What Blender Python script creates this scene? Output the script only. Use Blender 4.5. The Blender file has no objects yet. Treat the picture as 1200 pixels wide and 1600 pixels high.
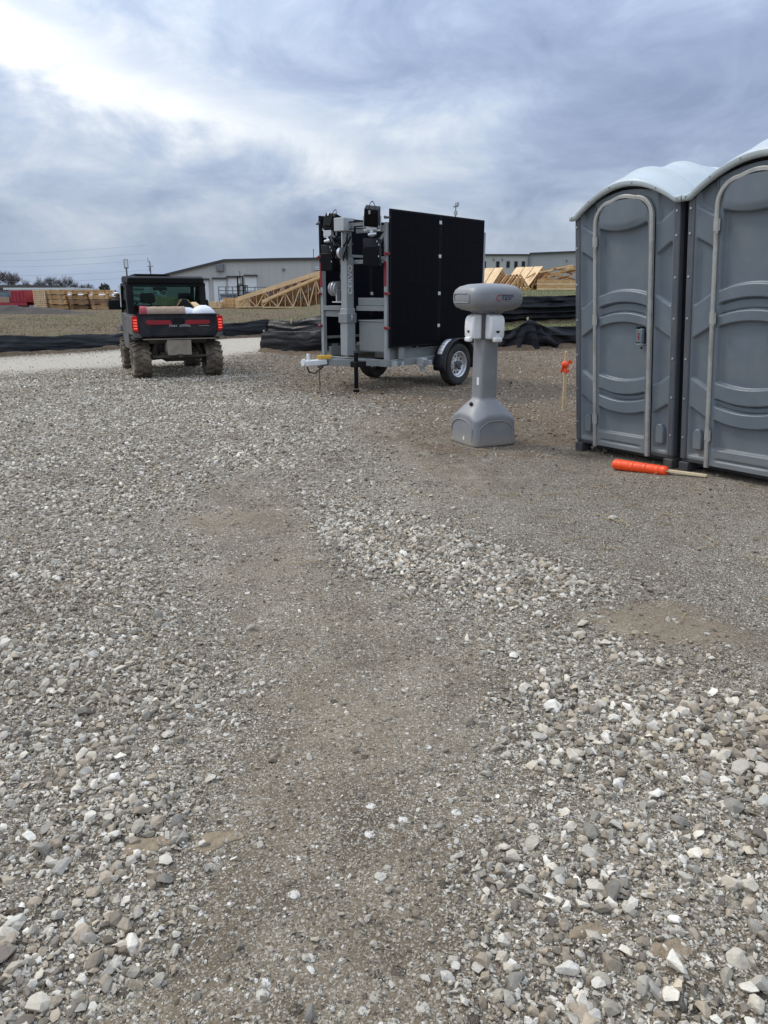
import bpy, bmesh, math, random
import numpy as np
from mathutils import Vector, Matrix, Euler, noise as mnoise
SC = bpy.context.scene
COL = SC.collection
R = math.radians
random.seed(7)
rng = np.random.default_rng(11)

# ------------------------------------------------------------------ camera
cam_d = bpy.data.cameras.new('camera')
cam = bpy.data.objects.new('camera', cam_d)
COL.objects.link(cam)
cam.location = (0, 0, 1.37)
cam.rotation_euler = (R(90 - 16.2), 0, 0)
cam_d.sensor_fit = 'VERTICAL'
cam_d.sensor_height = 24.0
cam_d.lens = 24.0 * 1160 / 1600
cam_d.clip_start = 0.05
cam_d.clip_end = 4000
SC.camera = cam

# ------------------------------------------------------------------ sky and sun
SUN_EL, SUN_AZ = 48.0, -58.0          # degrees; azimuth from +y towards +x
world = bpy.data.worlds.new('World')
SC.world = world
world.use_nodes = True
wt = world.node_tree
wt.nodes.clear()


class NT:
    """small helper for wiring shader nodes"""
    def __init__(self, tree):
        self.t = tree

    def n(self, typ, **kw):
        nd = self.t.nodes.new(typ)
        ins = kw.pop('ins', {})
        for k, v in kw.items():
            setattr(nd, k, v)
        for k, v in ins.items():
            s = nd.inputs[k]
            if hasattr(v, 'node'):
                self.t.links.new(v, s)
            else:
                s.default_value = v
        return nd

    def math(self, op, a, b=0.0, c=None, clamp=False):
        nd = self.n('ShaderNodeMath', operation=op, use_clamp=clamp)
        for i, v in enumerate((a, b) if c is None else (a, b, c)):
            if hasattr(v, 'node'):
                self.t.links.new(v, nd.inputs[i])
            else:
                nd.inputs[i].default_value = v
        return nd.outputs[0]

    def mix(self, f, a, b, mode='MIX'):
        nd = self.n('ShaderNodeMix', data_type='RGBA', blend_type=mode)
        for s, v in ((nd.inputs[0], f), (nd.inputs[6], a), (nd.inputs[7], b)):
            if hasattr(v, 'node'):
                self.t.links.new(v, s)
            else:
                s.default_value = v if not isinstance(v, tuple) else (*v[:3], 1.0)
        return nd.outputs[2]

    def ramp(self, f, stops, interp='LINEAR'):
        nd = self.n('ShaderNodeValToRGB')
        nd.color_ramp.interpolation = interp
        el = nd.color_ramp.elements
        while len(el) < len(stops):
            el.new(0.5)
        for e, (p, c) in zip(el, stops):
            e.position = p
            e.color = (*c, 1.0) if isinstance(c, tuple) else (c, c, c, 1.0)
        self.t.links.new(f, nd.inputs[0])
        return nd.outputs[0]

    def step(self, v, a, b):
        nd = self.n('ShaderNodeMapRange', interpolation_type='SMOOTHSTEP')
        self.t.links.new(v, nd.inputs[0])
        nd.inputs[1].default_value = a
        nd.inputs[2].default_value = b
        return nd.outputs[0]

    def noise(self, vec, scale, detail=4.0, rough=0.5, dist=0.0, out=0):
        nd = self.n('ShaderNodeTexNoise', ins={'Scale': scale, 'Detail': detail, 'Roughness': rough, 'Distortion': dist})
        if vec is not None:
            self.t.links.new(vec, nd.inputs['Vector'])
        return nd.outputs[out]


W = NT(wt)
sky = W.n('ShaderNodeTexSky', sky_type='NISHITA')
sky.sun_disc = False
sky.sun_elevation = R(SUN_EL)
sky.sun_rotation = R(SUN_AZ)
sky.air_density = 1.0
sky.dust_density = 2.0
tc = W.n('ShaderNodeTexCoord')
sep = W.n('ShaderNodeSeparateXYZ')
wt.links.new(tc.outputs['Generated'], sep.inputs[0])
dx, dy, dz = sep.outputs
den = W.math('ADD', W.math('MAXIMUM', dz, 0.0), 0.12)
px = W.math('DIVIDE', dx, den)
py = W.math('DIVIDE', dy, den)
comb = W.n('ShaderNodeCombineXYZ', ins={0: px, 1: py, 2: 0.0})
dirv = tc.outputs['Generated']
# cloud sheet: broad billows, long drawn out wisps and fine curdling
cm = W.n('ShaderNodeMapping', ins={'Vector': dirv, 'Location': (1.7, 0.4, 3.3), 'Rotation': (0, R(9), 0), 'Scale': (1.0, 1.0, 2.3)})
big = W.noise(cm.outputs[0], 2.3, 6.0, 0.50, 0.35)
cm3 = W.n('ShaderNodeMapping', ins={'Vector': dirv, 'Location': (4.1, 8.0, 0.6), 'Rotation': (0, R(16), 0), 'Scale': (1.0, 1.0, 1.9)})
curd = W.noise(cm3.outputs[0], 6.0, 10.0, 0.60, 0.5)
cm2 = W.n('ShaderNodeMapping', ins={'Vector': comb.outputs[0], 'Location': (7.0, 1.0, 0.0), 'Rotation': (0, 0, R(-30)), 'Scale': (0.42, 0.9, 1.0)})
fine = W.noise(cm2.outputs[0], 1.5, 9.0, 0.58, 0.6)
# a pale rift in the sheet that falls from the west towards the north, and a thicker bank east of it
ay = W.math('MAXIMUM', dy, 0.05)
az = W.math('DIVIDE', dx, ay)
el = W.math('DIVIDE', dz, ay)
wob = W.math('MULTIPLY', W.math('SUBTRACT', big, 0.5), 0.22)
off = W.math('ADD', W.math('SUBTRACT', el, W.math('SUBTRACT', 0.150, W.math('MULTIPLY', az, 0.30))), wob)
rift = W.math('SUBTRACT', 1.0, W.step(W.math('ABSOLUTE', W.math('ADD', off, W.math('MULTIPLY', W.math('SUBTRACT', curd, 0.5), 0.10))), 0.0, 0.075))
rift = W.math('MULTIPLY', rift, W.step(az, 0.16, -0.12))
west = W.math('MULTIPLY', W.step(az, -0.20, -0.50), W.step(el, 0.10, 0.26))
bank = W.math('MULTIPLY', W.math('MULTIPLY', W.step(az, -0.12, 0.18), W.step(el, 0.07, 0.17)), W.math('SUBTRACT', 1.0, W.step(el, 0.26, 0.42)))
c = W.math('ADD', W.math('MULTIPLY', big, 1.05), W.math('MULTIPLY', fine, 0.24))
c = W.math('ADD', c, W.math('MULTIPLY', curd, 0.98))
c = W.math('ADD', c, W.math('MULTIPLY', rift, 0.30))
c = W.math('ADD', c, W.math('MULTIPLY', west, 0.15))
c = W.math('SUBTRACT', c, W.math('MULTIPLY', bank, 0.24))
cov = W.math('SUBTRACT', c, 0.72)
cloud = W.ramp(cov, [(0.08, (2.25, 2.85, 4.25)), (0.28, (3.1, 3.8, 5.35)), (0.46, (4.3, 5.1, 6.5)), (0.62, (5.9, 6.5, 7.4)), (0.80, (8.4, 8.7, 9.0))])
# overcast law: the sheet is brighter overhead than at the horizon
lift = W.math('ADD', 0.80, W.math('MULTIPLY', W.math('MAXIMUM', dz, 0.0), 2.0))
cl = W.n('ShaderNodeVectorMath', operation='SCALE')
wt.links.new(cloud, cl.inputs[0])
wt.links.new(lift, cl.inputs['Scale'])
# low haze band along the horizon
hz = W.math('MULTIPLY', W.step(dz, 0.10, 0.0), 0.85)
horizon = W.mix(hz, cl.outputs[0], W.mix(W.step(az, -0.35, 0.25), (3.75, 4.85, 6.7), (5.0, 5.7, 6.7)))
final = W.mix(0.90, sky.outputs[0], horizon)
bg = W.n('ShaderNodeBackground', ins={'Color': final, 'Strength': 0.10})
wo = W.n('ShaderNodeOutputWorld')
wt.links.new(bg.outputs[0], wo.inputs[0])

sd = bpy.data.lights.new('sun', 'SUN')
sd.energy = 1.5
sd.angle = R(10)
sd.color = (1.0, 0.93, 0.81)
sun = bpy.data.objects.new('sun', sd)
COL.objects.link(sun)
to_sun = Vector((math.sin(R(SUN_AZ)) * math.cos(R(SUN_EL)), math.cos(R(SUN_AZ)) * math.cos(R(SUN_EL)), math.sin(R(SUN_EL))))
sun.rotation_euler = to_sun.to_track_quat('Z', 'Y').to_euler()

SC.view_settings.view_transform = 'Standard'
SC.view_settings.look = 'None'
SC.view_settings.exposure = 0.08
SC.view_settings.gamma = 1.0
SC.view_settings.use_curve_mapping = False

# ------------------------------------------------------------------ helpers
class MB:
    """collects shapes; build() links them as one mesh object"""
    def __init__(self):
        self.v, self.f, self.m = [], [], []

    def add(self, vs, fs, mi=0):
        o = len(self.v)
        self.v += [tuple(v) for v in vs]
        self.f += [tuple(i + o for i in f) for f in fs]
        self.m += [mi] * len(fs)
        return self

    def box(self, x0, x1, y0, y1, z0, z1, mi=0):
        vs = [(x0, y0, z0), (x1, y0, z0), (x1, y1, z0), (x0, y1, z0), (x0, y0, z1), (x1, y0, z1), (x1, y1, z1), (x0, y1, z1)]
        return self.add(vs, [(0, 3, 2, 1), (4, 5, 6, 7), (0, 1, 5, 4), (1, 2, 6, 5), (2, 3, 7, 6), (3, 0, 4, 7)], mi)

    def bar(self, a, b, w, h=None, up=(0, 0, 1), mi=0):
        """rectangular bar from a to b, w across, h along the up side"""
        a, b = Vector(a), Vector(b)
        h = w if h is None else h
        d = (b - a).normalized()
        up = Vector(up)
        if abs(d.dot(up)) > 0.98:
            up = Vector((0, 1, 0)) if abs(d.y) < 0.9 else Vector((1, 0, 0))
        s = d.cross(up).normalized()
        u = s.cross(d).normalized()
        vs = []
        for p in (a, b):
            for i, j in ((-1, -1), (1, -1), (1, 1), (-1, 1)):
                vs.append(p + s * (i * w / 2) + u * (j * h / 2))
        return self.add(vs, [(0, 1, 2, 3), (7, 6, 5, 4), (0, 4, 5, 1), (1, 5, 6, 2), (2, 6, 7, 3), (3, 7, 4, 0)], mi)

    def cyl(self, a, b, r, r2=None, n=14, mi=0, caps=True):
        a, b = Vector(a), Vector(b)
        r2 = r if r2 is None else r2
        d = (b - a).normalized()
        t = Vector((1, 0, 0)) if abs(d.x) < 0.8 else Vector((0, 1, 0))
        s = d.cross(t).normalized()
        u = s.cross(d)
        vs = []
        for p, q in ((a, r), (b, r2)):
            for i in range(n):
                an = 2 * math.pi * i / n
                vs.append(p + s * (math.cos(an) * q) + u * (math.sin(an) * q))
        fs = [(i, n + i, n + (i + 1) % n, (i + 1) % n) for i in range(n)]
        if caps:
            fs += [tuple(range(n)), tuple(range(2 * n - 1, n - 1, -1))]
        return self.add(vs, fs, mi)

    def tube(self, pts, r, n=8, mi=0, closed=False):
        pts = [Vector(p) for p in pts]
        vs, fs = [], []
        k = len(pts)
        rad = r if isinstance(r, (list, tuple)) else [r] * k
        prev = None
        for i, p in enumerate(pts):
            a = pts[(i - 1) % k] if closed or i else pts[0]
            b = pts[(i + 1) % k] if closed or i < k - 1 else pts[-1]
            d = (b - a).normalized()
            if prev is None:
                t = Vector((0, 0, 1)) if abs(d.z) < 0.9 else Vector((1, 0, 0))
                s = d.cross(t).normalized()
            else:
                s = (prev - d * prev.dot(d)).normalized()
            prev = s
            u = s.cross(d)
            for j in range(n):
                an = 2 * math.pi * j / n
                vs.append(p + (s * math.cos(an) + u * math.sin(an)) * rad[i])
        rings = k if closed else k - 1
        for i in range(rings):
            for j in range(n):
                i2 = (i + 1) % k
                fs.append((i * n + j, i * n + (j + 1) % n, i2 * n + (j + 1) % n, i2 * n + j))
        if not closed:
            fs += [tuple(range(n - 1, -1, -1)), tuple(range((k - 1) * n, k * n))]
        return self.add(vs, fs, mi)

    def lathe(self, prof, c, axis='x', n=32, mi=0):
        """prof: list of (radius, offset along the axis)"""
        c = Vector(c)
        vs, fs = [], []
        for r, o in prof:
            for i in range(n):
                an = 2 * math.pi * i / n
                p, q = r * math.cos(an), r * math.sin(an)
                vs.append(c + (Vector((o, p, q)) if axis == 'x' else Vector((p, o, q)) if axis == 'y' else Vector((p, q, o))))
        for k in range(len(prof) - 1):
            for i in range(n):
                fs.append((k * n + i, k * n + (i + 1) % n, (k + 1) * n + (i + 1) % n, (k + 1) * n + i))
        return self.add(vs, fs, mi)

    def prism(self, poly, a, b, plane='xz', mi=0):
        """polygon in a plane, extruded from a to b along the third axis"""
        n = len(poly)
        def P(p, t):
            return {'xz': (p[0], t, p[1]), 'yz': (t, p[0], p[1]), 'xy': (p[0], p[1], t)}[plane]
        vs = [P(p, a) for p in poly] + [P(p, b) for p in poly]
        fs = [tuple(range(n)), tuple(range(2 * n - 1, n - 1, -1))] + [(i, n + i, n + (i + 1) % n, (i + 1) % n) for i in range(n)]
        return self.add(vs, fs, mi)

    def rings(self, rs, mi=0, caps=True):
        n = len(rs[0])
        vs = [p for r in rs for p in r]
        fs = []
        for k in range(len(rs) - 1):
            for i in range(n):
                fs.append((k * n + i, k * n + (i + 1) % n, (k + 1) * n + (i + 1) % n, (k + 1) * n + i))
        if caps:
            fs += [tuple(range(n - 1, -1, -1)), tuple(range((len(rs) - 1) * n, len(rs) * n))]
        return self.add(vs, fs, mi)

    def grid(self, fn, nu, nv, mi=0):
        vs = [fn(i / nu, j / nv) for j in range(nv + 1) for i in range(nu + 1)]
        w = nu + 1
        fs = [(j * w + i, j * w + i + 1, (j + 1) * w + i + 1, (j + 1) * w + i) for j in range(nv) for i in range(nu)]
        return self.add(vs, fs, mi)

    def mesh(self, name, mats, fix=True):
        me = bpy.data.meshes.new(name)
        me.from_pydata(self.v, [], self.f)
        for m in (mats if isinstance(mats, (list, tuple)) else [mats]):
            me.materials.append(m)
        if any(self.m):
            me.polygons.foreach_set('material_index', self.m)
        if fix:
            bm = bmesh.new()
            bm.from_mesh(me)
            bmesh.ops.recalc_face_normals(bm, faces=bm.faces)
            bm.to_mesh(me)
            bm.free()
        me.update()
        return me

    def build(self, name, mats, parent=None, smooth=False, bevel=0.0, seg=2, solid=0.0, angle=35, fix=True, subs=0):
        me = self.mesh(name, mats, fix)
        o = bpy.data.objects.new(name, me)
        COL.objects.link(o)
        if parent:
            o.parent = parent
        if solid:
            md = o.modifiers.new('solid', 'SOLIDIFY')
            md.thickness = solid
            md.offset = 0
        if subs:
            md = o.modifiers.new('subs', 'SUBSURF')
            md.levels = md.render_levels = subs
        if bevel:
            md = o.modifiers.new('bevel', 'BEVEL')
            md.width = bevel
            md.segments = seg
            md.limit_method = 'ANGLE'
            md.angle_limit = R(40)
            smooth = True
        if smooth:
            me.shade_smooth()
            try:
                me.set_sharp_from_angle(angle=R(angle if not bevel else 50))
            except Exception:
                pass
        return o


def tag(o, label=None, cat=None, group=None, kind=None):
    if label:
        o['label'] = label
    if cat:
        o['category'] = cat
    if group:
        o['group'] = group
    if kind:
        o['kind'] = kind
    return o


def thing(name, label, cat, loc=(0, 0, 0), rz=0.0, group=None):
    o = bpy.data.objects.new(name, None)
    o.empty_display_size = 0.1
    COL.objects.link(o)
    o.location = loc
    o.rotation_euler = (0, 0, rz)
    return tag(o, label, cat, group)


def copy_tree(o, parent=None):
    c = o.copy()
    COL.objects.link(c)
    if parent is not None:
        c.parent = parent
    for ch in [x for x in bpy.data.objects if x.parent == o]:
        copy_tree(ch, c)
    return c


def text(name, s, size, loc, rot, m, parent, bold=0.0, shear=0.0, spacing=1.0):
    cu = bpy.data.curves.new(name, 'FONT')
    cu.body = s
    cu.size = size
    cu.align_x = 'CENTER'
    cu.align_y = 'CENTER'
    cu.extrude = 0.0015
    cu.offset = bold
    cu.shear = shear
    cu.space_character = spacing
    cu.resolution_u = 3
    cu.materials.append(m)
    tmp = bpy.data.objects.new(name, cu)
    COL.objects.link(tmp)
    me = bpy.data.meshes.new_from_object(tmp)
    bpy.data.objects.remove(tmp)
    o = bpy.data.objects.new(name, me)
    COL.objects.link(o)
    o.parent = parent
    o.location = loc
    o.rotation_euler = rot
    return o


def sm(a, b, x):
    t = np.clip((np.asarray(x, dtype=float) - a) / (b - a), 0, 1)
    return t * t * (3 - 2 * t)


# ------------------------------------------------------------------ materials
def mat(name, col, rough=0.6, metal=0.0, var=0.12, scale=6.0, bump=0.0, bscale=60.0, dirt=0.0, dirtcol=(0.22, 0.18, 0.13), dscale=2.5, dlow=None, spec=0.5, coat=0.0, emit=None, trans=0.0, sub=0.0):
    m = bpy.data.materials.new(name)
    m.use_nodes = True
    t = m.node_tree
    N = NT(t)
    b = t.nodes['Principled BSDF']
    g = N.n('ShaderNodeTexCoord').outputs['Object']
    n1 = N.noise(g, scale, 6.0, 0.6)
    hi = tuple(min(1.0, c * (1 + var)) for c in col)
    lo = tuple(c * (1 - var) for c in col)
    c = N.ramp(n1, [(0.3, lo), (0.7, hi)])
    if dirt:
        n2 = N.noise(g, dscale, 8.0, 0.65, 0.4)
        f = N.math('MULTIPLY', N.step(n2, 0.42, 0.72), dirt)
        if dlow is not None:   # splashed mud gathers below this height on the thing
            z = N.n('ShaderNodeSeparateXYZ', ins={0: g}).outputs[2]
            f = N.math('MAXIMUM', f, N.math('MULTIPLY', N.step(N.math('ADD', z, N.math('MULTIPLY', N.math('SUBTRACT', n2, 0.5), dlow)), dlow, dlow * 0.15), min(1.0, dirt * 2.2)))
        c = N.mix(f, c, dirtcol)
        t.links.new(N.math('ADD', N.math('MULTIPLY', f, 0.85 - rough), rough), b.inputs['Roughness'])
    else:
        t.links.new(N.math('ADD', N.math('MULTIPLY', N.math('SUBTRACT', n1, 0.5), 0.25), rough, clamp=True), b.inputs['Roughness'])
    t.links.new(c, b.inputs['Base Color'])
    b.inputs['Metallic'].default_value = metal
    b.inputs['Specular IOR Level'].default_value = spec
    b.inputs['Coat Weight'].default_value = coat
    b.inputs['Transmission Weight'].default_value = trans
    if sub:
        b.inputs['Subsurface Weight'].default_value = sub
        b.inputs['Subsurface Radius'].default_value = (0.02, 0.02, 0.02)
    if emit:
        b.inputs['Emission Color'].default_value = (*emit[0], 1)
        b.inputs['Emission Strength'].default_value = emit[1]
    if bump:
        bn = N.n('ShaderNodeBump', ins={'Strength': bump, 'Distance': 0.01, 'Height': N.noise(g, bscale, 4.0, 0.6)})
        t.links.new(bn.outputs[0], b.inputs['Normal'])
    return m


M = {}
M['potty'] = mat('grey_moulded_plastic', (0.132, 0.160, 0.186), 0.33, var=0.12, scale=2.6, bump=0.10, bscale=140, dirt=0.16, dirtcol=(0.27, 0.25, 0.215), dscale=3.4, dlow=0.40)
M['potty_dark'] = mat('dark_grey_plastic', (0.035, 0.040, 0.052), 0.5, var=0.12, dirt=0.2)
M['potty_post'] = mat('dark_grey_post', (0.075, 0.084, 0.10), 0.45, var=0.1, dirt=0.2)  # corner posts, a darker grey than the panels
M['skid'] = mat('black_skid_plastic', (0.045, 0.048, 0.054), 0.6, dirt=0.4)
M['roof'] = mat('translucent_roof_plastic', (0.47, 0.525, 0.535), 0.30, var=0.06, scale=1.6, bump=0.05, bscale=80, dirt=0.18, dirtcol=(0.42, 0.43, 0.41), sub=0.15)
M['alu'] = mat('dull_aluminium', (0.42, 0.42, 0.40), 0.5, 0.5, var=0.18, scale=12, dirt=0.55, dirtcol=(0.26, 0.22, 0.17), dscale=6)
M['alu_dark'] = mat('dark_steel', (0.12, 0.12, 0.13), 0.45, 0.7)
M['sink'] = mat('grey_granular_plastic', (0.225, 0.232, 0.245), 0.42, var=0.09, scale=5, bump=0.10, bscale=260, dirt=0.28, dirtcol=(0.33, 0.29, 0.23), dscale=5, dlow=0.16)
M['sink_gap_shade'] = mat('dark_gap_shade', (0.07, 0.072, 0.08), 0.6)  # shade colour for the gap between the dispensers
M['white_plastic'] = mat('white_plastic', (0.78, 0.78, 0.78), 0.3, var=0.03)
M['black'] = mat('black_plastic', (0.008, 0.008, 0.009), 0.6, spec=0.2)
M['black_gloss'] = mat('black_coated_metal', (0.004, 0.004, 0.005), 0.5, spec=0.15)
M['navy'] = mat('navy_ink', (0.055, 0.048, 0.13), 0.6, var=0.3, scale=60)
M['faded_white'] = mat('faded_white_print', (0.42, 0.42, 0.42), 0.6, var=0.3, scale=40)
M['red_ink'] = mat('red_ink', (0.30, 0.07, 0.10), 0.6, var=0.3, scale=60)
M['orange'] = mat('fluorescent_orange_tape', (0.95, 0.085, 0.012), 0.42, var=0.10, scale=9, bump=0.25, bscale=35)
M['stake'] = mat('raw_stake_wood', (0.56, 0.42, 0.25), 0.75, var=0.18, scale=14)
M['pale_stake'] = mat('pale_stake_wood', (0.70, 0.57, 0.36), 0.7, var=0.12, scale=14)
M['grey_steel'] = mat('grey_painted_steel', (0.215, 0.235, 0.235), 0.5, var=0.08, scale=5, dirt=0.25, dirtcol=(0.25, 0.22, 0.18), dscale=4)
M['grey_light'] = mat('light_grey_steel', (0.42, 0.44, 0.44), 0.5, var=0.05)
M['grey_mast'] = mat('mast_steel', (0.30, 0.315, 0.32), 0.5, var=0.07, scale=5)
M['galv'] = mat('bright_galvanised_steel', (0.62, 0.63, 0.64), 0.38, 0.75, var=0.12, scale=25)
M['white_paint'] = mat('white_paint', (0.72, 0.74, 0.75), 0.45, dirt=0.25)
M['panel'] = mat('solar_cells', (0.002, 0.0022, 0.0045), 0.5, var=0.15, spec=0.06)
M['panel_back'] = mat('panel_back_sheet', (0.003, 0.003, 0.007), 0.7, spec=0.1)
M['panel_rim'] = mat('panel_rim', (0.006, 0.006, 0.008), 0.5, spec=0.15)
M['red_reflect'] = mat('red_reflector', (0.22, 0.012, 0.02), 0.45)
M['strap'] = mat('dull_yellow_strap', (0.30, 0.22, 0.05), 0.7)
M['yellow'] = mat('yellow_plastic', (0.58, 0.33, 0.03), 0.6, var=0.3, scale=30)
M['rubber'] = mat('tyre_rubber', (0.018, 0.018, 0.019), 0.75, dirt=0.5, dirtcol=(0.10, 0.085, 0.065), dscale=5)
M['mud_rubber'] = mat('muddy_tyre_rubber', (0.12, 0.098, 0.074), 0.9, var=0.3, scale=9, bump=0.5, bscale=40, dirt=0.8, dirtcol=(0.30, 0.245, 0.18), dscale=4)
M['dust_metal'] = mat('dusty_metal', (0.27, 0.23, 0.185), 0.8, var=0.25, scale=8, dirt=0.7, dirtcol=(0.30, 0.26, 0.20))
M['dark_under'] = mat('dusty_dark_chassis', (0.045, 0.038, 0.031), 0.85, var=0.3, dirt=0.5, dirtcol=(0.14, 0.115, 0.09))
M['utv_body'] = mat('charcoal_body_plastic', (0.012, 0.014, 0.020), 0.55, spec=0.25, dirt=0.16, dirtcol=(0.20, 0.17, 0.14), dscale=3)
M['utv_dark'] = mat('black_body_plastic', (0.006, 0.007, 0.008), 0.6, spec=0.2, dirt=0.05)
M['utv_dusty'] = mat('dusty_side_plastic', (0.075, 0.076, 0.08), 0.72, var=0.2, dirt=0.6, dirtcol=(0.20, 0.17, 0.13), dscale=4)
M['red_panel'] = mat('red_tailgate_panel', (0.27, 0.007, 0.016), 0.45)
M['taillight'] = mat('red_lens', (0.42, 0.008, 0.008), 0.2, emit=((1.0, 0.04, 0.03), 0.04))
M['taillight_hot'] = mat('lit_red_lens', (0.8, 0.05, 0.03), 0.2, emit=((1.0, 0.15, 0.10), 0.6))
M['kraft'] = mat('kraft_paper', (0.35, 0.25, 0.175), 0.8, var=0.2, scale=18, bump=0.3, bscale=25)
M['bag'] = mat('white_bag', (0.74, 0.75, 0.78), 0.6, var=0.04, bump=0.6, bscale=14)
M['lumber'] = mat('fresh_lumber', (0.60, 0.36, 0.155), 0.75, var=0.22, scale=3)
M['lumber_pale'] = mat('pale_lumber', (0.74, 0.52, 0.29), 0.75, var=0.15, scale=3)
M['lumber_dark'] = mat('dark_lumber', (0.27, 0.15, 0.07), 0.8, var=0.3, scale=3)  # dark boards; also colours in the shade inside the truss rows
M['lumber_wrap'] = mat('pale_wrap', (0.62, 0.66, 0.67), 0.6, var=0.06)
M['wall_siding'] = mat('pale_metal_siding', (0.44, 0.44, 0.415), 0.6, var=0.05, scale=0.25)
M['wall_siding_dim'] = mat('grey_metal_siding', (0.35, 0.36, 0.36), 0.6, var=0.05, scale=0.25)
M['trim_dark'] = mat('dark_roof_trim', (0.05, 0.05, 0.055), 0.6)
M['door_white'] = mat('white_shutter', (0.70, 0.72, 0.73), 0.5, var=0.03)
M['louvre'] = mat('grey_louvre', (0.16, 0.165, 0.18), 0.6)
M['bark'] = mat('bare_branches', (0.105, 0.09, 0.085), 0.9, var=0.2)
M['evergreen'] = mat('far_evergreen', (0.035, 0.048, 0.032), 0.9, var=0.3, scale=1)
M['rack'] = mat('blue_grey_rack_steel', (0.16, 0.20, 0.24), 0.5, var=0.1)
M['red_steel'] = mat('red_painted_steel', (0.33, 0.028, 0.045), 0.55, var=0.2, scale=2)
M['stack_grey'] = mat('weathered_grey', (0.27, 0.29, 0.31), 0.75, var=0.3, scale=2)
M['pole'] = mat('weathered_pole', (0.13, 0.12, 0.115), 0.9)
M['wire'] = mat('power_wire', (0.20, 0.22, 0.25), 0.6)
M['led'] = mat('led_lens', (0.62, 0.64, 0.66), 0.15)


def glass_mat(name, tint, amount):
    m = bpy.data.materials.new(name)
    m.use_nodes = True
    t = m.node_tree
    t.nodes.clear()
    N = NT(t)
    tr = N.n('ShaderNodeBsdfTransparent', ins={'Color': (*tint, 1)})
    gl = N.n('ShaderNodeBsdfGlossy', ins={'Color': (0.9, 0.95, 0.95, 1), 'Roughness': 0.06})
    fr = N.n('ShaderNodeFresnel', ins={'IOR': 1.4})
    mx = N.n('ShaderNodeMixShader', ins={0: N.math('MULTIPLY', fr.outputs[0], amount), 1: tr.outputs[0], 2: gl.outputs[0]})
    o = N.n('ShaderNodeOutputMaterial')
    t.links.new(mx.outputs[0], o.inputs[0])
    return m


M['cab_glass'] = glass_mat('tinted_cab_glass', (0.52, 0.64, 0.61), 0.6)


def fabric_mat():
    m = bpy.data.materials.new('black_woven_geotextile')
    m.use_nodes = True
    t = m.node_tree
    N = NT(t)
    b = t.nodes['Principled BSDF']
    g = N.n('ShaderNodeTexCoord').outputs['Object']
    mp = N.n('ShaderNodeMapping', ins={'Vector': g, 'Scale': (0.7, 0.7, 2.2)})
    n1 = N.noise(mp.outputs[0], 2.0, 4.0, 0.55, 0.8)
    c = N.ramp(n1, [(0.35, (0.003, 0.003, 0.004)), (0.60, (0.008, 0.008, 0.010)), (0.80, (0.035, 0.035, 0.035))])
    n2 = N.noise(g, 5.0, 6.0, 0.6)
    c = N.mix(N.math('MULTIPLY', N.step(n2, 0.60, 0.8), 0.25), c, (0.08, 0.07, 0.058))
    t.links.new(c, b.inputs['Base Color'])
    b.inputs['Roughness'].default_value = 0.42
    b.inputs['Specular IOR Level'].default_value = 0.17
    bn = N.n('ShaderNodeBump', ins={'Strength': 0.8, 'Distance': 0.05, 'Height': n1})
    t.links.new(bn.outputs[0], b.inputs['Normal'])
    return m


M['fabric'] = fabric_mat()


def stone_mat():
    m = bpy.data.materials.new('crushed_limestone')
    m.use_nodes = True
    t = m.node_tree
    N = NT(t)
    b = t.nodes['Principled BSDF']
    at = N.n('ShaderNodeAttribute', attribute_type='INSTANCER', attribute_name='tone')
    rn = N.n('ShaderNodeObjectInfo').outputs['Random']
    g = N.n('ShaderNodeNewGeometry').outputs['Position']
    c = N.ramp(rn, [(0.0, (0.30, 0.25, 0.19)), (0.14, (0.435, 0.39, 0.315)), (0.30, (0.225, 0.195, 0.152)), (0.42, (0.50, 0.455, 0.375)), (0.58, (0.36, 0.335, 0.288)),
                    (0.71, (0.57, 0.53, 0.45)), (0.83, (0.40, 0.335, 0.25)), (0.90, (0.64, 0.605, 0.53)), (0.96, (0.17, 0.145, 0.125))], 'CONSTANT')
    n1 = N.noise(g, 45.0, 6.0, 0.65)
    c = N.mix(0.8, c, N.mix(n1, (0.22, 0.20, 0.18), (1.0, 0.98, 0.95)), 'SOFT_LIGHT')
    vv = N.noise(g, 170.0, 3.0, 0.7)
    c = N.mix(N.math('MULTIPLY', N.step(vv, 0.5, 0.8), 0.30), c, (0.17, 0.15, 0.125))
    n2 = N.noise(g, 14.0, 4.0, 0.6)
    c = N.mix(N.math('MULTIPLY', N.step(n2, 0.42, 0.80), 0.35), c, (0.25, 0.20, 0.145))
    n3 = N.noise(g, 1.1, 7.0, 0.62, 0.4)
    c = N.mix(N.math('MULTIPLY', N.step(n3, 0.42, 0.70), 0.42), c, (0.235, 0.185, 0.125))
    v = N.math('ADD', 0.28, N.math('MULTIPLY', at.outputs['Fac'], 1.35))
    cs = N.n('ShaderNodeVectorMath', operation='SCALE')
    t.links.new(c, cs.inputs[0])
    t.links.new(v, cs.inputs['Scale'])
    t.links.new(cs.outputs[0], b.inputs['Base Color'])
    b.inputs['Roughness'].default_value = 0.9
    b.inputs['Specular IOR Level'].default_value = 0.2
    bn = N.n('ShaderNodeBump', ins={'Strength': 0.8, 'Distance': 0.006, 'Height': N.noise(g, 85.0, 6.0, 0.7)})
    t.links.new(bn.outputs[0], b.inputs['Normal'])
    return m


M['stone'] = stone_mat()
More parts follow.
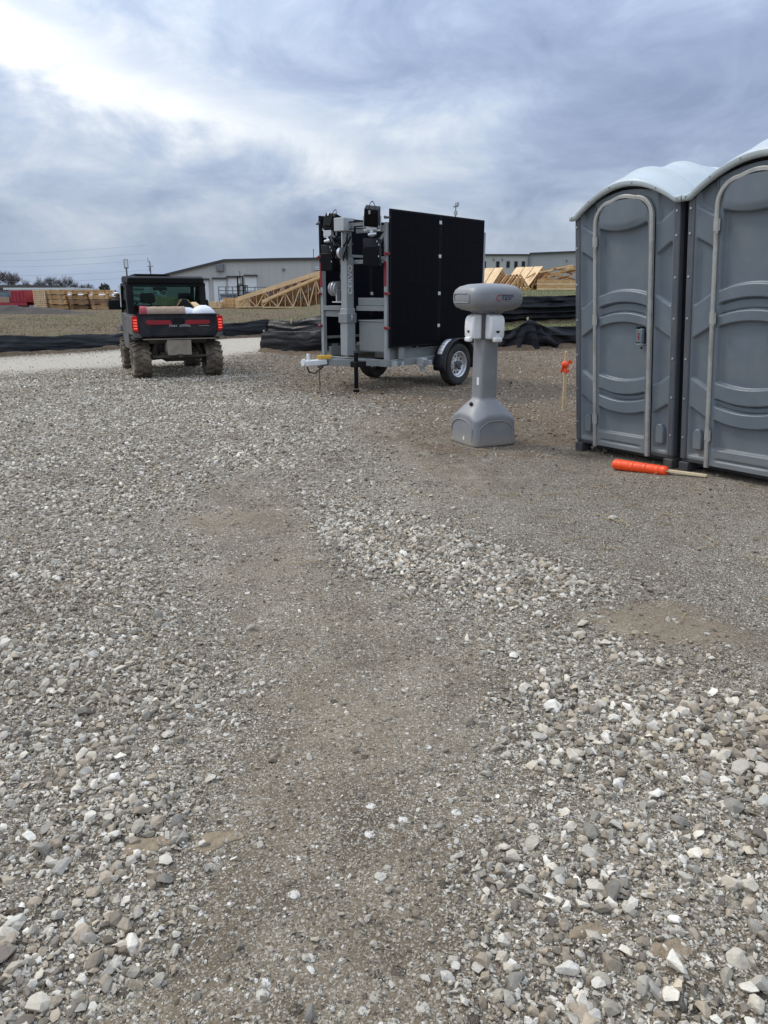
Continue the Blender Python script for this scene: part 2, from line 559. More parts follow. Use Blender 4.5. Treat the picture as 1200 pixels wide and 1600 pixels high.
# ------------------------------------------------------------------ terrain
def fbm(x, y, s, seed=0, octv=4):
    """cheap smooth value noise on arrays, about -1..1"""
    out = np.zeros_like(x, dtype=float)
    amp, tot = 1.0, 0.0
    for o in range(octv):
        xs, ys = x / s + 17.3 * (o + seed), y / s + 9.1 * (o + seed)
        xi, yi = np.floor(xs).astype(np.int64), np.floor(ys).astype(np.int64)
        fx, fy = xs - xi, ys - yi
        fx, fy = fx * fx * (3 - 2 * fx), fy * fy * (3 - 2 * fy)
        def h(a, b):
            n = (a * 374761393 + b * 668265263 + (seed + 3) * 974711) & 0xffffffff
            n = ((n ^ (n >> 13)) * 1274126177) & 0xffffffff
            return ((n ^ (n >> 16)) & 0xffff) / 32767.5 - 1.0
        v = (h(xi, yi) * (1 - fx) + h(xi + 1, yi) * fx) * (1 - fy) + (h(xi, yi + 1) * (1 - fx) + h(xi + 1, yi + 1) * fx) * fy
        out += v * amp
        tot += amp
        amp *= 0.5
        s *= 0.5
    return out / tot


LY, LZ = [0, 17, 20, 26, 70, 120, 300, 3000], [0, 0, 0.05, 0.2, 0.45, 0.65, 0.65, 0.65]
RY, RZ = [0, 14, 17, 21, 30, 60, 116, 300, 3000], [0, 0, 0.2, 0.62, 1.0, 1.95, 2.2, 2.0, 0.65]


def terrain(x, y, rough=True):
    x, y = np.asarray(x, dtype=float), np.asarray(y, dtype=float)
    u = x / np.maximum(y, 5)
    s = sm(-0.14, 0.04, u)
    z = np.interp(y, LY, LZ) * (1 - s) + np.interp(y, RY, RZ) * s
    z = z + 0.08 * np.clip(x - 1.8, 0, 2.2) * sm(3.4, 5.0, y) * (1 - sm(8.5, 12, y))
    if rough:
        near = 1 - sm(20, 30, y)
        z = z + near * (0.018 * fbm(x, y, 1.6, 1, 3) + 0.006 * fbm(x, y, 0.22, 2, 3)) + (1 - near) * 0.10 * fbm(x, y, 7.0, 3, 4) * (1 - sm(150, 300, y))
    return z


def tz(x, y):
    return float(terrain(np.array([x]), np.array([y]))[0])


def ell(x, y, cx, cy, rx, ry, rot, soft=0.62):
    c, s = math.cos(R(rot)), math.sin(R(rot))
    dx, dy = x - cx, y - cy
    d = np.hypot((dx * c + dy * s) / rx, (-dx * s + dy * c) / ry)
    return 1 - sm(1 - soft, 1 + soft, d)


def path_w(x, y, pts, w):
    best = np.full(np.shape(x), 1e9)
    for (x0, y0), (x1, y1) in zip(pts[:-1], pts[1:]):
        t = np.clip(((x - x0) * (x1 - x0) + (y - y0) * (y1 - y0)) / ((x1 - x0) ** 2 + (y1 - y0) ** 2), 0, 1)
        best = np.minimum(best, np.hypot(x - x0 - t * (x1 - x0), y - y0 - t * (y1 - y0)))
    return 1 - sm(w * 0.5, w * 1.3, best)


ROAD = [(-16, 13.2), (-9, 15.0), (-6.4, 16.6), (-4.9, 19.2), (-4.2, 23.5)]


def fields(x, y):
    """ground cover weights: coarse gravel, fines of the track, brown dirt, tan bare soil, pale road, field"""
    wob = 0.22 * fbm(x, y, 0.8, 5, 5)
    wx, wy = x + wob, y + 0.22 * fbm(x, y, 0.8, 8, 5)
    coarse = 0.72 * (1 - sm(-0.9, 1.0, wx)) * sm(3.2, 5.0, wy)
    coarse = np.maximum(coarse, 0.72 * sm(7.2, 9.0, wy) * (1 - sm(0.0, 1.4, wx)))
    coarse = np.maximum(coarse, 1.4 * ell(wx, wy, 0.26, 3.85, 1.45, 0.50, -49))
    coarse = np.maximum(coarse, 0.95 * ell(wx, wy, 1.15, 2.05, 0.95, 0.44, -12))
    coarse = np.maximum(coarse, 0.66 * ell(wx, wy, 0.45, 1.35, 0.85, 0.48, 8))
    coarse = np.maximum(coarse, 0.40 * ell(wx, wy, 0.5, 2.6, 1.0, 0.9, 0))
    coarse = np.maximum(coarse, 0.34 * ell(wx, wy, -0.2, 1.25, 0.7, 0.5, 0))
    coarse = np.maximum(coarse, 1.0 * ell(wx, wy, -0.66, 1.14, 0.50, 0.26, 12))
    coarse = np.maximum(coarse, 0.85 * ell(wx, wy, -1.5, 2.75, 0.80, 1.7, 22))
    coarse = np.maximum(coarse, 0.70 * ell(wx, wy, -0.80, 1.75, 0.30, 0.45, 22))
    track = path_w(wx, wy, [(-1.1, 5.6), (-0.85, 4.5), (-0.35, 3.2), (0.1, 2.4), (-0.12, 1.75), (-0.25, 1.0), (-0.3, 0.3)], 0.34)
    track = np.clip(track * (1 + 0.9 * fbm(x, y, 0.5, 15, 4)), 0, 1)
    track = np.maximum(track, 0.8 * path_w(wx, wy, [(-0.2, 8.6), (0.3, 6.6), (0.9, 5.6)], 0.4))
    dirt = np.maximum(ell(wx, wy, 2.0, 4.7, 1.3, 1.7, -25), 0.75 * ell(wx, wy, 1.75, 3.3, 0.9, 0.6, -10))
    dirt = np.maximum(dirt, 0.8 * ell(wx, wy, 1.5, 7.0, 1.1, 1.6, 0))
    brown = ell(wx, wy, 2.4, 12.2, 2.2, 5.6, -12) + ell(wx, wy, -0.3, 12.8, 1.9, 2.4, 30)
    brown = np.maximum(brown, 0.9 * ell(wx, wy, 4.2, 16.8, 3.6, 2.2, 0))
    brown = np.maximum(brown, 0.9 * path_w(wx, wy, [(-3.0, 18.0), (-1.0, 16.0), (0.5, 14.0)], 1.1))
    brown = np.maximum(brown, 0.85 * ell(wx, wy, -2.3, 15.4, 1.2, 1.9, 25))
    brown = np.clip(brown, 0, 1)
    tan = ell(wx, wy, 1.18, 2.95, 0.42, 0.17, -8) + 0.55 * ell(wx, wy, -0.95, 4.55, 0.7, 0.3, 0) + 0.5 * ell(wx, wy, -0.1, 2.2, 0.35, 0.4, 0)
    tan = np.clip(tan, 0, 1)
    coarse = coarse * (1 + 0.55 * fbm(x, y, 0.35, 12, 3))
    coarse = np.clip(coarse * (1 - 0.80 * track) * (1 - 0.8 * dirt) * (1 - 0.9 * tan) * (1 - 0.75 * brown), 0, 1)
    road = np.clip(path_w(wx, wy, ROAD, 2.1), 0, 1)
    # the grass field starts behind the silt fences
    edge = np.interp(x, [-40, -13, -9, -6.9, -5.05, -3.7, -2.0, 0.0, 3.0, 6.0, 40], [11.0, 15.4, 18.0, 20.5, 23.8, 24.7, 23.6, 21.0, 18.4, 18.6, 18.5])
    field = sm(-0.3, 0.5, wy - edge)
    road = road * (1 - field)
    coarse = coarse * (1 - 0.9 * road)
    return coarse, track, dirt, brown, tan, road, field


def build_ground():
    def axis(a, b, k, cell0):
        out, p = [], 0.0
        st = cell0
        while p < b:
            out.append(p)
            p += max(cell0, k * p)
        return out
    yp = [0.3]
    while yp[-1] < 2500:
        yp.append(yp[-1] + max(0.020, 0.0125 * yp[-1]))
    ys = [-400, -100, -30, -12, -6, -3, -1.5, -0.8, -0.4, 0.0, 0.15] + yp
    xp = [0.0]
    while xp[-1] < 2500:
        xp.append(xp[-1] + max(0.030, 0.021 * xp[-1]))
    xs = [-v for v in xp[:0:-1]] + xp
    X, Y = np.meshgrid(np.array(xs), np.array(ys))
    Z = terrain(X, Y)
    nx, ny = len(xs), len(ys)
    co = np.stack([X.ravel(), Y.ravel(), Z.ravel()], 1).astype(np.float32)
    me = bpy.data.meshes.new('ground')
    me.vertices.add(nx * ny)
    me.vertices.foreach_set('co', co.ravel())
    i = np.arange((ny - 1) * (nx - 1))
    r, c = i // (nx - 1), i % (nx - 1)
    q = np.stack([r * nx + c, r * nx + c + 1, (r + 1) * nx + c + 1, (r + 1) * nx + c], 1).astype(np.int32)
    me.loops.add(q.size)
    me.loops.foreach_set('vertex_index', q.ravel())
    me.polygons.add(len(q))
    me.polygons.foreach_set('loop_start', np.arange(0, q.size, 4, dtype=np.int32))
    me.polygons.foreach_set('loop_total', np.full(len(q), 4, dtype=np.int32))
    me.update(calc_edges=True)
    me.shade_smooth()
    for nm, w in zip(('coarse', 'track', 'dirt', 'brown', 'tan', 'road', 'field'), fields(X.ravel(), Y.ravel())):
        a = me.attributes.new(nm, 'FLOAT', 'POINT')
        a.data.foreach_set('value', w.astype(np.float32))
    o = bpy.data.objects.new('ground', me)
    COL.objects.link(o)
    return tag(o, kind='structure')


def ground_mat():
    m = bpy.data.materials.new('gravel_yard_ground')
    m.use_nodes = True
    t = m.node_tree
    N = NT(t)
    b = t.nodes['Principled BSDF']
    pos = N.n('ShaderNodeNewGeometry').outputs['Position']
    A = {k: N.n('ShaderNodeAttribute', attribute_name=k).outputs['Fac'] for k in ('coarse', 'track', 'dirt', 'brown', 'tan', 'road', 'field')}
    wv = N.n('ShaderNodeVectorMath', operation='ADD')
    t.links.new(pos, wv.inputs[0])
    dn = N.n('ShaderNodeTexNoise', ins={'Scale': 60.0, 'Detail': 2.0, 'Vector': pos})
    ds = N.n('ShaderNodeVectorMath', operation='SCALE', ins={0: dn.outputs['Color'], 'Scale': 0.012})
    t.links.new(ds.outputs[0], wv.inputs[1])
    pw = wv.outputs[0]

    def cells(scale, rnd=1.0):
        v = N.n('ShaderNodeTexVoronoi', feature='F1', ins={'Scale': scale, 'Randomness': rnd, 'Vector': pw})
        s = N.n('ShaderNodeSeparateColor', ins={0: v.outputs['Color']})
        return v.outputs['Distance'], s.outputs[0], s.outputs[1]
    d1, r1, k1 = cells(34.0)       # 3 cm pieces
    d2, r2, k2 = cells(85.0)       # 12 mm chips
    d3, r3, k3 = cells(230.0)      # grit
    big = N.noise(pos, 0.55, 6.0, 0.6, 0.4)
    mid = N.noise(pos, 3.2, 7.0, 0.65, 0.4)
    sml = N.noise(pos, 22.0, 6.0, 0.65)
    # soil between the pieces
    soil = N.ramp(mid, [(0.28, (0.085, 0.062, 0.038)), (0.50, (0.178, 0.138, 0.092)), (0.74, (0.30, 0.240, 0.165))])
    brk = N.math('MULTIPLY', N.math('SUBTRACT', N.noise(pos, 1.7, 9.0, 0.68, 0.5), 0.5), 1.5)
    dm = N.step(N.math('ADD', A['dirt'], brk), 0.22, 0.62)
    bm = N.step(N.math('ADD', A['brown'], brk), 0.20, 0.70)
    tm = N.step(N.math('ADD', A['tan'], N.math('MULTIPLY', brk, 1.3)), 0.28, 0.95)
    soil = N.mix(N.math('MULTIPLY', dm, 0.75), soil, N.ramp(sml, [(0.3, (0.062, 0.048, 0.034)), (0.7, (0.135, 0.108, 0.078))]))
    soil = N.mix(N.math('MULTIPLY', bm, 0.88), soil, N.ramp(sml, [(0.32, (0.048, 0.028, 0.015)), (0.55, (0.125, 0.076, 0.041)), (0.76, (0.30, 0.205, 0.12))]))
    soil = N.mix(N.math('MULTIPLY', tm, 0.60), soil, N.ramp(sml, [(0.3, (0.25, 0.195, 0.128)), (0.7, (0.35, 0.28, 0.19))]))
    # grit everywhere
    greys = [(0.0, (0.10, 0.083, 0.062)), (0.22, (0.28, 0.245, 0.19)), (0.42, (0.41, 0.37, 0.30)), (0.62, (0.16, 0.135, 0.105)), (0.76, (0.55, 0.51, 0.43)), (0.92, (0.68, 0.645, 0.57))]
    grit = N.ramp(r3, greys, 'CONSTANT')
    chip = N.ramp(r2, greys, 'CONSTANT')
    ston = N.ramp(r1, greys, 'CONSTANT')
    bare = N.math('SUBTRACT', 1.0, N.math('MULTIPLY', tm, 0.70))
    bare = N.math('MULTIPLY', bare, N.math('SUBTRACT', 1.0, N.math('MULTIPLY', bm, 0.66)))
    f3 = N.math('MULTIPLY', N.math('GREATER_THAN', N.math('ADD', k3, N.math('MULTIPLY', mid, 0.5)), 0.70), bare)
    col = N.mix(N.math('MULTIPLY', f3, N.math('SUBTRACT', 0.75, N.math('MULTIPLY', A['track'], 0.25))), soil, grit)
    want2 = N.math('ADD', N.math('ADD', 0.16, N.math('MULTIPLY', A['coarse'], 0.55)), N.math('MULTIPLY', N.math('SUBTRACT', mid, 0.5), 0.5))
    f2 = N.math('MULTIPLY', N.math('MULTIPLY', N.math('LESS_THAN', k2, want2), N.step(d2, 0.62, 0.42)), bare)
    col = N.mix(f2, col, chip)
    want1 = N.math('MULTIPLY', A['coarse'], 0.75)
    f1 = N.math('MULTIPLY', N.math('LESS_THAN', k1, want1), N.step(d1, 0.60, 0.45))
    col = N.mix(f1, col, ston)
    # wide tone drift of wetter and drier ground
    col = N.mix(N.math('MULTIPLY', N.step(big, 0.46, 0.72), 0.16), col, (0.40, 0.36, 0.30))
    col = N.mix(N.math('MULTIPLY', N.step(N.noise(pos, 1.1, 7.0, 0.62, 0.4), 0.46, 0.68), 0.30), col, N.ramp(sml, [(0.3, (0.088, 0.062, 0.038)), (0.7, (0.20, 0.152, 0.098))]))
    # pale limestone road
    rd = N.ramp(sml, [(0.3, (0.38, 0.335, 0.265)), (0.55, (0.50, 0.45, 0.365)), (0.7, (0.60, 0.55, 0.45))])
    col = N.mix(N.math('MULTIPLY', A['road'], 0.85), col, rd)
    # dry winter grass field with thin green
    sx = N.n('ShaderNodeSeparateXYZ', ins={0: pos})
    fn = N.noise(pos, 0.16, 8.0, 0.65, 0.3)
    fm = N.noise(pos, 2.0, 6.0, 0.7)
    fld = N.ramp(fm, [(0.25, (0.080, 0.055, 0.031)), (0.5, (0.145, 0.105, 0.060)), (0.75, (0.23, 0.172, 0.102))])
    grn = N.math('MULTIPLY', N.step(fn, 0.46, 0.64), 0.55)
    gr2 = N.math('MULTIPLY', N.step(N.math('DIVIDE', sx.outputs[0], sx.outputs[1]), 0.05, 0.14), 0.75)
    fld = N.mix(N.math('MAXIMUM', grn, gr2), fld, N.ramp(fm, [(0.3, (0.062, 0.082, 0.026)), (0.7, (0.14, 0.16, 0.060))]))
    soilf = N.math('MULTIPLY', N.step(N.noise(pos, 0.4, 6.0, 0.6), 0.58, 0.70), 0.7)
    fld = N.mix(soilf, fld, (0.105, 0.074, 0.048))
    col = N.mix(A['field'], col, fld)
    t.links.new(col, b.inputs['Base Color'])
    b.inputs['Roughness'].default_value = 0.92
    b.inputs['Specular IOR Level'].default_value = 0.25
    hgt = N.math('ADD', N.math('MULTIPLY', N.math('SUBTRACT', 1.0, d3), 0.0022), N.math('MULTIPLY', sml, 0.010))
    hgt = N.math('ADD', hgt, N.math('MULTIPLY', f2, N.math('MULTIPLY', N.math('SUBTRACT', 1.0, d2), 0.006)))
    hgt = N.math('ADD', hgt, N.math('MULTIPLY', f1, N.math('MULTIPLY', N.math('SUBTRACT', 1.0, d1), 0.014)))
    bn = N.n('ShaderNodeBump', ins={'Strength': 1.0, 'Distance': 1.0, 'Height': hgt})
    t.links.new(bn.outputs[0], b.inputs['Normal'])
    return m


ground = build_ground()
ground.data.materials.append(ground_mat())


# ------------------------------------------------------------------ gravel: real stones
def rock_mesh(name, seed, npts, flat, detail):
    r = np.random.default_rng(seed)
    bm = bmesh.new()
    for _ in range(npts):
        v = r.normal(size=3)
        v /= np.linalg.norm(v)
        v *= r.uniform(0.82, 1.0)
        bm.verts.new((v[0] * 0.5 * r.uniform(0.95, 1.05), v[1] * 0.5 * flat[0], v[2] * 0.5 * flat[1]))
    res = bmesh.ops.convex_hull(bm, input=bm.verts)
    bmesh.ops.delete(bm, geom=[g for g in res['geom_interior'] if isinstance(g, bmesh.types.BMVert)], context='VERTS')
    if detail:
        bmesh.ops.bevel(bm, geom=list(bm.edges), offset=0.014, segments=1, affect='EDGES', clamp_overlap=True)
        bmesh.ops.triangulate(bm, faces=bm.faces)
        bmesh.ops.subdivide_edges(bm, edges=[e for e in bm.edges if e.calc_length() > 0.16], cuts=1)
        for v in bm.verts:
            k = mnoise.fractal(v.co * 3.2 + Vector((seed, 0, 0)), 0.8, 2.0, 3)
            v.co += v.co.normalized() * k * 0.034
    me = bpy.data.meshes.new(name)
    bm.to_mesh(me)
    bm.free()
    me.materials.append(M['stone'])
    if detail:
        me.shade_smooth()
        me.set_sharp_from_angle(angle=R(14))
    return me


big_rocks = [rock_mesh('stone', 100 + i, 12 + i % 7, (0.66 + 0.07 * (i % 5), 0.54 + 0.06 * (i % 4)), True) for i in range(14)]
small_rocks = [rock_mesh('chip', 300 + i, 9 + i % 5, (0.60 + 0.07 * (i % 4), 0.42 + 0.06 * (i % 4)), False) for i in range(14)]


def scatter(dens, y0, y1, margin=0.7):
    """random ground points, dens per square metre, over the strip the camera (and a camera a step aside) can see"""
    n = int(dens * (0.60 * (y1 ** 2 - y0 ** 2) + 2 * margin * (y1 - y0)))
    h1 = 0.60 * y1 + margin
    y = y0 + (y1 - y0) * rng.random(int(n * 2.6))
    y = y[rng.random(len(y)) < (0.60 * y + margin) / h1][:n]
    return (rng.random(len(y)) * 2 - 1) * (0.60 * y + margin), y


def footprint(x, y):
    """ground taken up by things that stand flat on it"""
    a = (np.abs((x - 0.98) * 0.906 + (y - 7.2) * 0.42) < 0.30) & (np.abs(-(x - 0.98) * 0.42 + (y - 7.2) * 0.906) < 0.30)
    return a


def stones(n, y0, y1, size, dens, sink):
    x, y = scatter(n, y0, y1)
    co, tr, di, br, ta, ro, fi = fields(x, y)
    d = dens(x, y, co, tr, di, br, ta)
    k = (rng.random(len(x)) < d * (1 - fi) * (1 - 0.85 * ro)) & ~footprint(x, y)
    x, y, co, br, di, ta = x[k], y[k], co[k], br[k], di[k], ta[k]
    s = size(len(x), x, y, co)
    z = terrain(x, y) + s * sink
    tone = 0.535 + 0.16 * rng.normal(size=len(x)) - 0.30 * br - 0.20 * di + 0.11 * np.clip(co - 0.35, 0, 1) - 0.08 * tr[k]
    return x, y, z, s, np.clip(tone, 0.2, 0.85)


def logn(a, lo, hi, sig):
    return lambda n, x, y, c: np.clip(a * (0.75 + 0.5 * c) * np.exp(sig * rng.normal(size=n)), lo, hi)


sets_big, sets_small = [], []


def coarse_d(x, y, c, t, d, b, ta):
    return np.clip(1.0 * c ** 1.3 + 0.05 * (1 - ta) * (1 - 0.5 * t), 0, 1)


def chip_d(x, y, c, t, d, b, ta):
    return np.clip(0.38 + 0.62 * c - 0.08 * t - 0.14 * d - 0.30 * ta - 0.42 * b, 0, 1)


# coarse pieces, from walnut to fist size
sets_big.append(stones(1900, 0.6, 5.0, logn(0.0205, 0.012, 0.050, 0.36), coarse_d, 0.16))
sets_big.append(stones(1150, 5.0, 10.0, logn(0.026, 0.016, 0.060, 0.34), coarse_d, 0.14))
sets_big.append(stones(430, 10.0, 20.0, logn(0.033, 0.020, 0.070, 0.34), coarse_d, 0.12))
sets_big.append(stones(420, 0.6, 4.6, logn(0.036, 0.027, 0.066, 0.25), lambda x, y, c, t, d, b, ta: np.clip(sm(0.25, 0.95, c) + 0.03, 0, 1) * (1 - 0.85 * sm(0.3, 0.8, -x) * sm(1.25, 1.7, y)) * (1 - 0.5 * sm(2.4, 3.2, y)), 0.14))
# the largest lumps lie in the near coarse patches
sets_big.append(stones(70, 0.6, 4.2, logn(0.057, 0.048, 0.085, 0.15), lambda x, y, c, t, d, b, ta: (0.9 * sm(0.5, 0.95, c) * (1 - sm(2.3, 3.4, y)) + 0.015) * (1 - 0.85 * sm(0.3, 0.8, -x) * sm(1.25, 1.7, y)), 0.10))
# chips and pea sized pieces
sets_small.append(stones(5600, 0.6, 4.5, logn(0.0125, 0.008, 0.024, 0.30), chip_d, 0.16))
sets_small.append(stones(1700, 4.5, 9.5, logn(0.0165, 0.010, 0.030, 0.28), chip_d, 0.14))
sets_small.append(stones(9000, 0.6, 3.2, logn(0.0068, 0.004, 0.010, 0.25), lambda x, y, c, t, d, b, ta: 0.8 - 0.35 * ta - 0.1 * d, 0.16))
sets_small.append(stones(330, 9.5, 20, logn(0.030, 0.018, 0.055, 0.3), lambda x, y, c, t, d, b, ta: np.clip((0.35 + 0.6 * c) * (1 - 0.75 * b), 0, 1), 0.08))
# bark and clod litter on the brown soil
sets_small.append(stones(260, 6.5, 20, logn(0.042, 0.02, 0.085, 0.35), lambda x, y, c, t, d, b, ta: 0.9 * b, 0.02))


def cat_sets(ss):
    return [np.concatenate(k) for k in zip(*ss)]


def instancer(name, arrs, meshes, seed, kind='stuff', tilt=0.5, upright=False, parent=None):
    x, y, z, s, tone = arrs
    n = len(x)
    r = np.random.default_rng(seed)
    me = bpy.data.meshes.new(name)
    me.vertices.add(n)
    me.vertices.foreach_set('co', np.stack([x, y, z], 1).astype(np.float32).ravel())
    rot = np.stack([r.normal(size=n) * tilt, r.normal(size=n) * tilt, r.random(n) * 6.283], 1).astype(np.float32)
    sv = np.stack([s * r.uniform(0.85, 1.2, n), s * r.uniform(0.85, 1.15, n), s * r.uniform(0.75, 1.1, n)], 1).astype(np.float32)
    for nm, typ, key, dat in (('rot', 'FLOAT_VECTOR', 'vector', rot), ('scl', 'FLOAT_VECTOR', 'vector', sv), ('tone', 'FLOAT', 'value', tone.astype(np.float32)), ('pick', 'INT', 'value', r.integers(0, len(meshes), n).astype(np.int32))):
        a = me.attributes.new(nm, typ, 'POINT')
        a.data.foreach_set(key, dat.ravel())
    o = bpy.data.objects.new(name, me)
    COL.objects.link(o)
    src = bpy.data.collections.new(name + '_pieces')
    for k, q in enumerate(meshes):
        src.objects.link(bpy.data.objects.new('%s_piece_%02d' % (name, k), q))
    ng = bpy.data.node_groups.new(name + '_scatter', 'GeometryNodeTree')
    ng.interface.new_socket('Geometry', in_out='INPUT', socket_type='NodeSocketGeometry')
    ng.interface.new_socket('Geometry', in_out='OUTPUT', socket_type='NodeSocketGeometry')
    N = ng.nodes
    L = ng.links
    gi, go = N.new('NodeGroupInput'), N.new('NodeGroupOutput')
    ci = N.new('GeometryNodeCollectionInfo')
    ci.inputs['Collection'].default_value = src
    ci.inputs['Separate Children'].default_value = True
    ci.inputs['Reset Children'].default_value = True
    ip = N.new('GeometryNodeInstanceOnPoints')
    ip.inputs['Pick Instance'].default_value = True

    def attr(nm, typ):
        a = N.new('GeometryNodeInputNamedAttribute')
        a.data_type = typ
        a.inputs['Name'].default_value = nm
        return [q for q in a.outputs if q.enabled and q.name == 'Attribute'][0]
    er = N.new('FunctionNodeEulerToRotation')
    L.new(attr('rot', 'FLOAT_VECTOR'), er.inputs[0])
    mp = N.new('GeometryNodeMeshToPoints')
    L.new(gi.outputs[0], mp.inputs[0])
    L.new(mp.outputs[0], ip.inputs['Points'])
    L.new(ci.outputs[0], ip.inputs['Instance'])
    L.new(attr('pick', 'INT'), ip.inputs['Instance Index'])
    L.new(er.outputs[0], ip.inputs['Rotation'])
    L.new(attr('scl', 'FLOAT_VECTOR'), ip.inputs['Scale'])
    L.new(ip.outputs[0], go.inputs[0])
    md = o.modifiers.new('scatter', 'NODES')
    md.node_group = ng
    if parent:
        o.parent = parent
    return tag(o, kind=kind)


bx, by, bz, bs, bt = cat_sets(sets_big)
# the 300 stones that show largest become parts of the ground, one object each
infr = (np.abs(bx) < 0.50 * by + 0.25) & (by > 1.05)
app = np.where(infr, bs / np.hypot(by, 1.37), 0)
order = np.argsort(-app)
top = order[:300]
rest = np.ones(len(bx), bool)
rest[top] = False
for i in top:
    o = bpy.data.objects.new('stone', big_rocks[int(rng.integers(0, len(big_rocks)))])
    COL.objects.link(o)
    o.parent = ground
    o.location = (bx[i], by[i], bz[i])
    o.rotation_euler = (rng.normal() * 0.35, rng.normal() * 0.35, rng.random() * 6.28)
    o.scale = (bs[i] * rng.uniform(0.9, 1.2), bs[i] * rng.uniform(0.85, 1.15), bs[i] * rng.uniform(0.75, 1.05))
    o['tone'] = float(bt[i])
instancer('gravel', [a[rest] for a in (bx, by, bz, bs, bt)], big_rocks, 5, tilt=0.65)
instancer('fine_gravel', cat_sets(sets_small), small_rocks, 6, tilt=0.6)
# single stones and clods one can point at
for (x, y, s, sq, tone, nm) in [(-0.548, 1.54, 0.045, 1.0, 0.80, 0), (1.47, 4.56, 0.075, 0.7, 0.85, 3), (1.06, 2.86, 0.05, 0.8, 0.42, 5), (0.62, 1.24, 0.07, 0.9, 0.75, 2)]:
    o = bpy.data.objects.new('stone', big_rocks[nm])
    COL.objects.link(o)
    o.parent = ground
    o.location = (x, y, tz(x, y) + s * 0.2)
    o.scale = (s, s * 1.1, s * sq)
    o.rotation_euler = (0.2, 0.1, nm)
    o['tone'] = tone
clod = mat('tan_mud_clod', (0.28, 0.215, 0.14), 0.95, var=0.3, scale=24, bump=1.0, bscale=90)
for (x, y, w, d, rz) in [(-0.60, 1.60, 0.17, 0.07, 0.45), (-0.435, 1.62, 0.13, 0.07, 0.5), (0.46, 1.33, 0.10, 0.05, 0.2), (0.62, 1.28, 0.10, 0.06, 0.1)]:
    mb = MB()
    nn = 30
    rr = [1 + 0.16 * math.sin(3 * a + x * 9) + 0.12 * math.sin(5 * a + y * 7) + random.uniform(-.16, .16) for a in [2 * math.pi * k / nn for k in range(nn)]]
    ringz = [(1.0, -0.02), (0.93, 0.000), (0.78, 0.003), (0.4, 0.005)]
    mb.rings([[(math.cos(2 * math.pi * k / nn) * w / 2 * f * rr[k], math.sin(2 * math.pi * k / nn) * d / 2 * f * rr[k], zz) for k in range(nn)] for f, zz in ringz])
    o = mb.build('mud_clod', clod, ground, smooth=True)
    o.location = (x, y, tz(x, y) + 0.002)
    o.rotation_euler = (0, 0, rz)


# ------------------------------------------------------------------ dry grass tufts on the field
def tuft_mesh(seed, col):
    r = random.Random(seed)
    mb = MB()
    for _ in range(11):
        a, ln, lean = r.uniform(0, 6.28), r.uniform(0.5, 1.0), r.uniform(0.2, 0.9)
        bx_, by_ = r.uniform(-.22, .22), r.uniform(-.22, .22)
        tip = (bx_ + math.cos(a) * lean * 0.5, by_ + math.sin(a) * lean * 0.5, ln)
        w = 0.045
        mb.add([(bx_ - math.sin(a) * w, by_ + math.cos(a) * w, 0), (bx_ + math.sin(a) * w, by_ - math.cos(a) * w, 0), tip], [(0, 1, 2)])
    return mb.mesh('tuft', col, fix=False)


g_dry = mat('dry_grass', (0.27, 0.205, 0.12), 0.9, var=0.25)
g_grn = mat('thin_green_grass', (0.145, 0.155, 0.062), 0.9, var=0.25)


def grass(n, m, seed, y0, y1, keep):
    y = (y0 ** 0.2 + (y1 ** 0.2 - y0 ** 0.2) * rng.random(n)) ** 5
    x = (rng.random(n) * 2 - 1) * (0.62 * y)
    fi = fields(x, y)[6]
    k = (rng.random(n) < fi * keep(x, y))
    x, y = x[k], y[k]
    return [x, y, terrain(x, y) - 0.01, rng.uniform(0.04, 0.13, len(x)), np.full(len(x), 0.5)]


straw_m = mat('dry_straw', (0.34, 0.25, 0.14), 0.85, var=0.3)


def straw_mesh(seed):
    r = random.Random(seed)
    mb = MB()
    p = Vector((-0.5, 0, 0.02))
    for k in range(3):
        q = p + Vector((0.33, r.uniform(-.09, .09), r.uniform(-.03, .06)))
        mb.bar(p, q, 0.035, 0.025)
        p = q
    return mb.mesh('straw', straw_m, fix=False)


sx_, sy_ = scatter(55, 2.5, 19)
fx = fields(sx_, sy_)
kp = (rng.random(len(sx_)) < np.clip(0.9 * fx[3] + 0.30 * fx[2] + 0.03, 0, 1)) & ~footprint(sx_, sy_)
sx_, sy_ = sx_[kp], sy_[kp]
instancer('straw_litter', [sx_, sy_, terrain(sx_, sy_) + 0.004, rng.uniform(0.04, 0.16, len(sx_)), np.full(len(sx_), 0.5)], [straw_mesh(i) for i in range(6)], 12, tilt=0.12)
instancer('dry_grass', grass(26000, g_dry, 1, 17, 75, lambda x, y: 0.35 + 0.6 * sm(-.2, .5, fbm(x, y, 3.0, 4, 4))), [tuft_mesh(i, g_dry) for i in range(5)], 8, tilt=0.15)
instancer('green_grass', grass(20000, g_grn, 2, 17, 75, lambda x, y: 0.8 * sm(0.06, 0.16, x / y) + 0.30 * sm(.0, .5, fbm(x, y, 6.0, 7, 4))), [tuft_mesh(20 + i, g_grn) for i in range(5)], 9, tilt=0.15)
# ------------------------------------------------------------------ portable toilets
PW, PD, PH = 1.10, 1.12, 2.0


def arch(t):
    return max(0.0, math.cos(math.pi * (t - 0.5))) ** 0.85


def front_top(x):
    return PH + 0.155 * arch(min(1, max(0, x / PW)))


def smooth1(a, b, x):
    t = min(1.0, max(0.0, (x - a) / (b - a)))
    return t * t * (3 - 2 * t)


def band(z, lo, hi, e=0.007):
    return smooth1(lo - e, lo + e, z) * (1 - smooth1(hi - e, hi + e, z))


DX0, DX1 = 0.272, 0.838        # door leaf


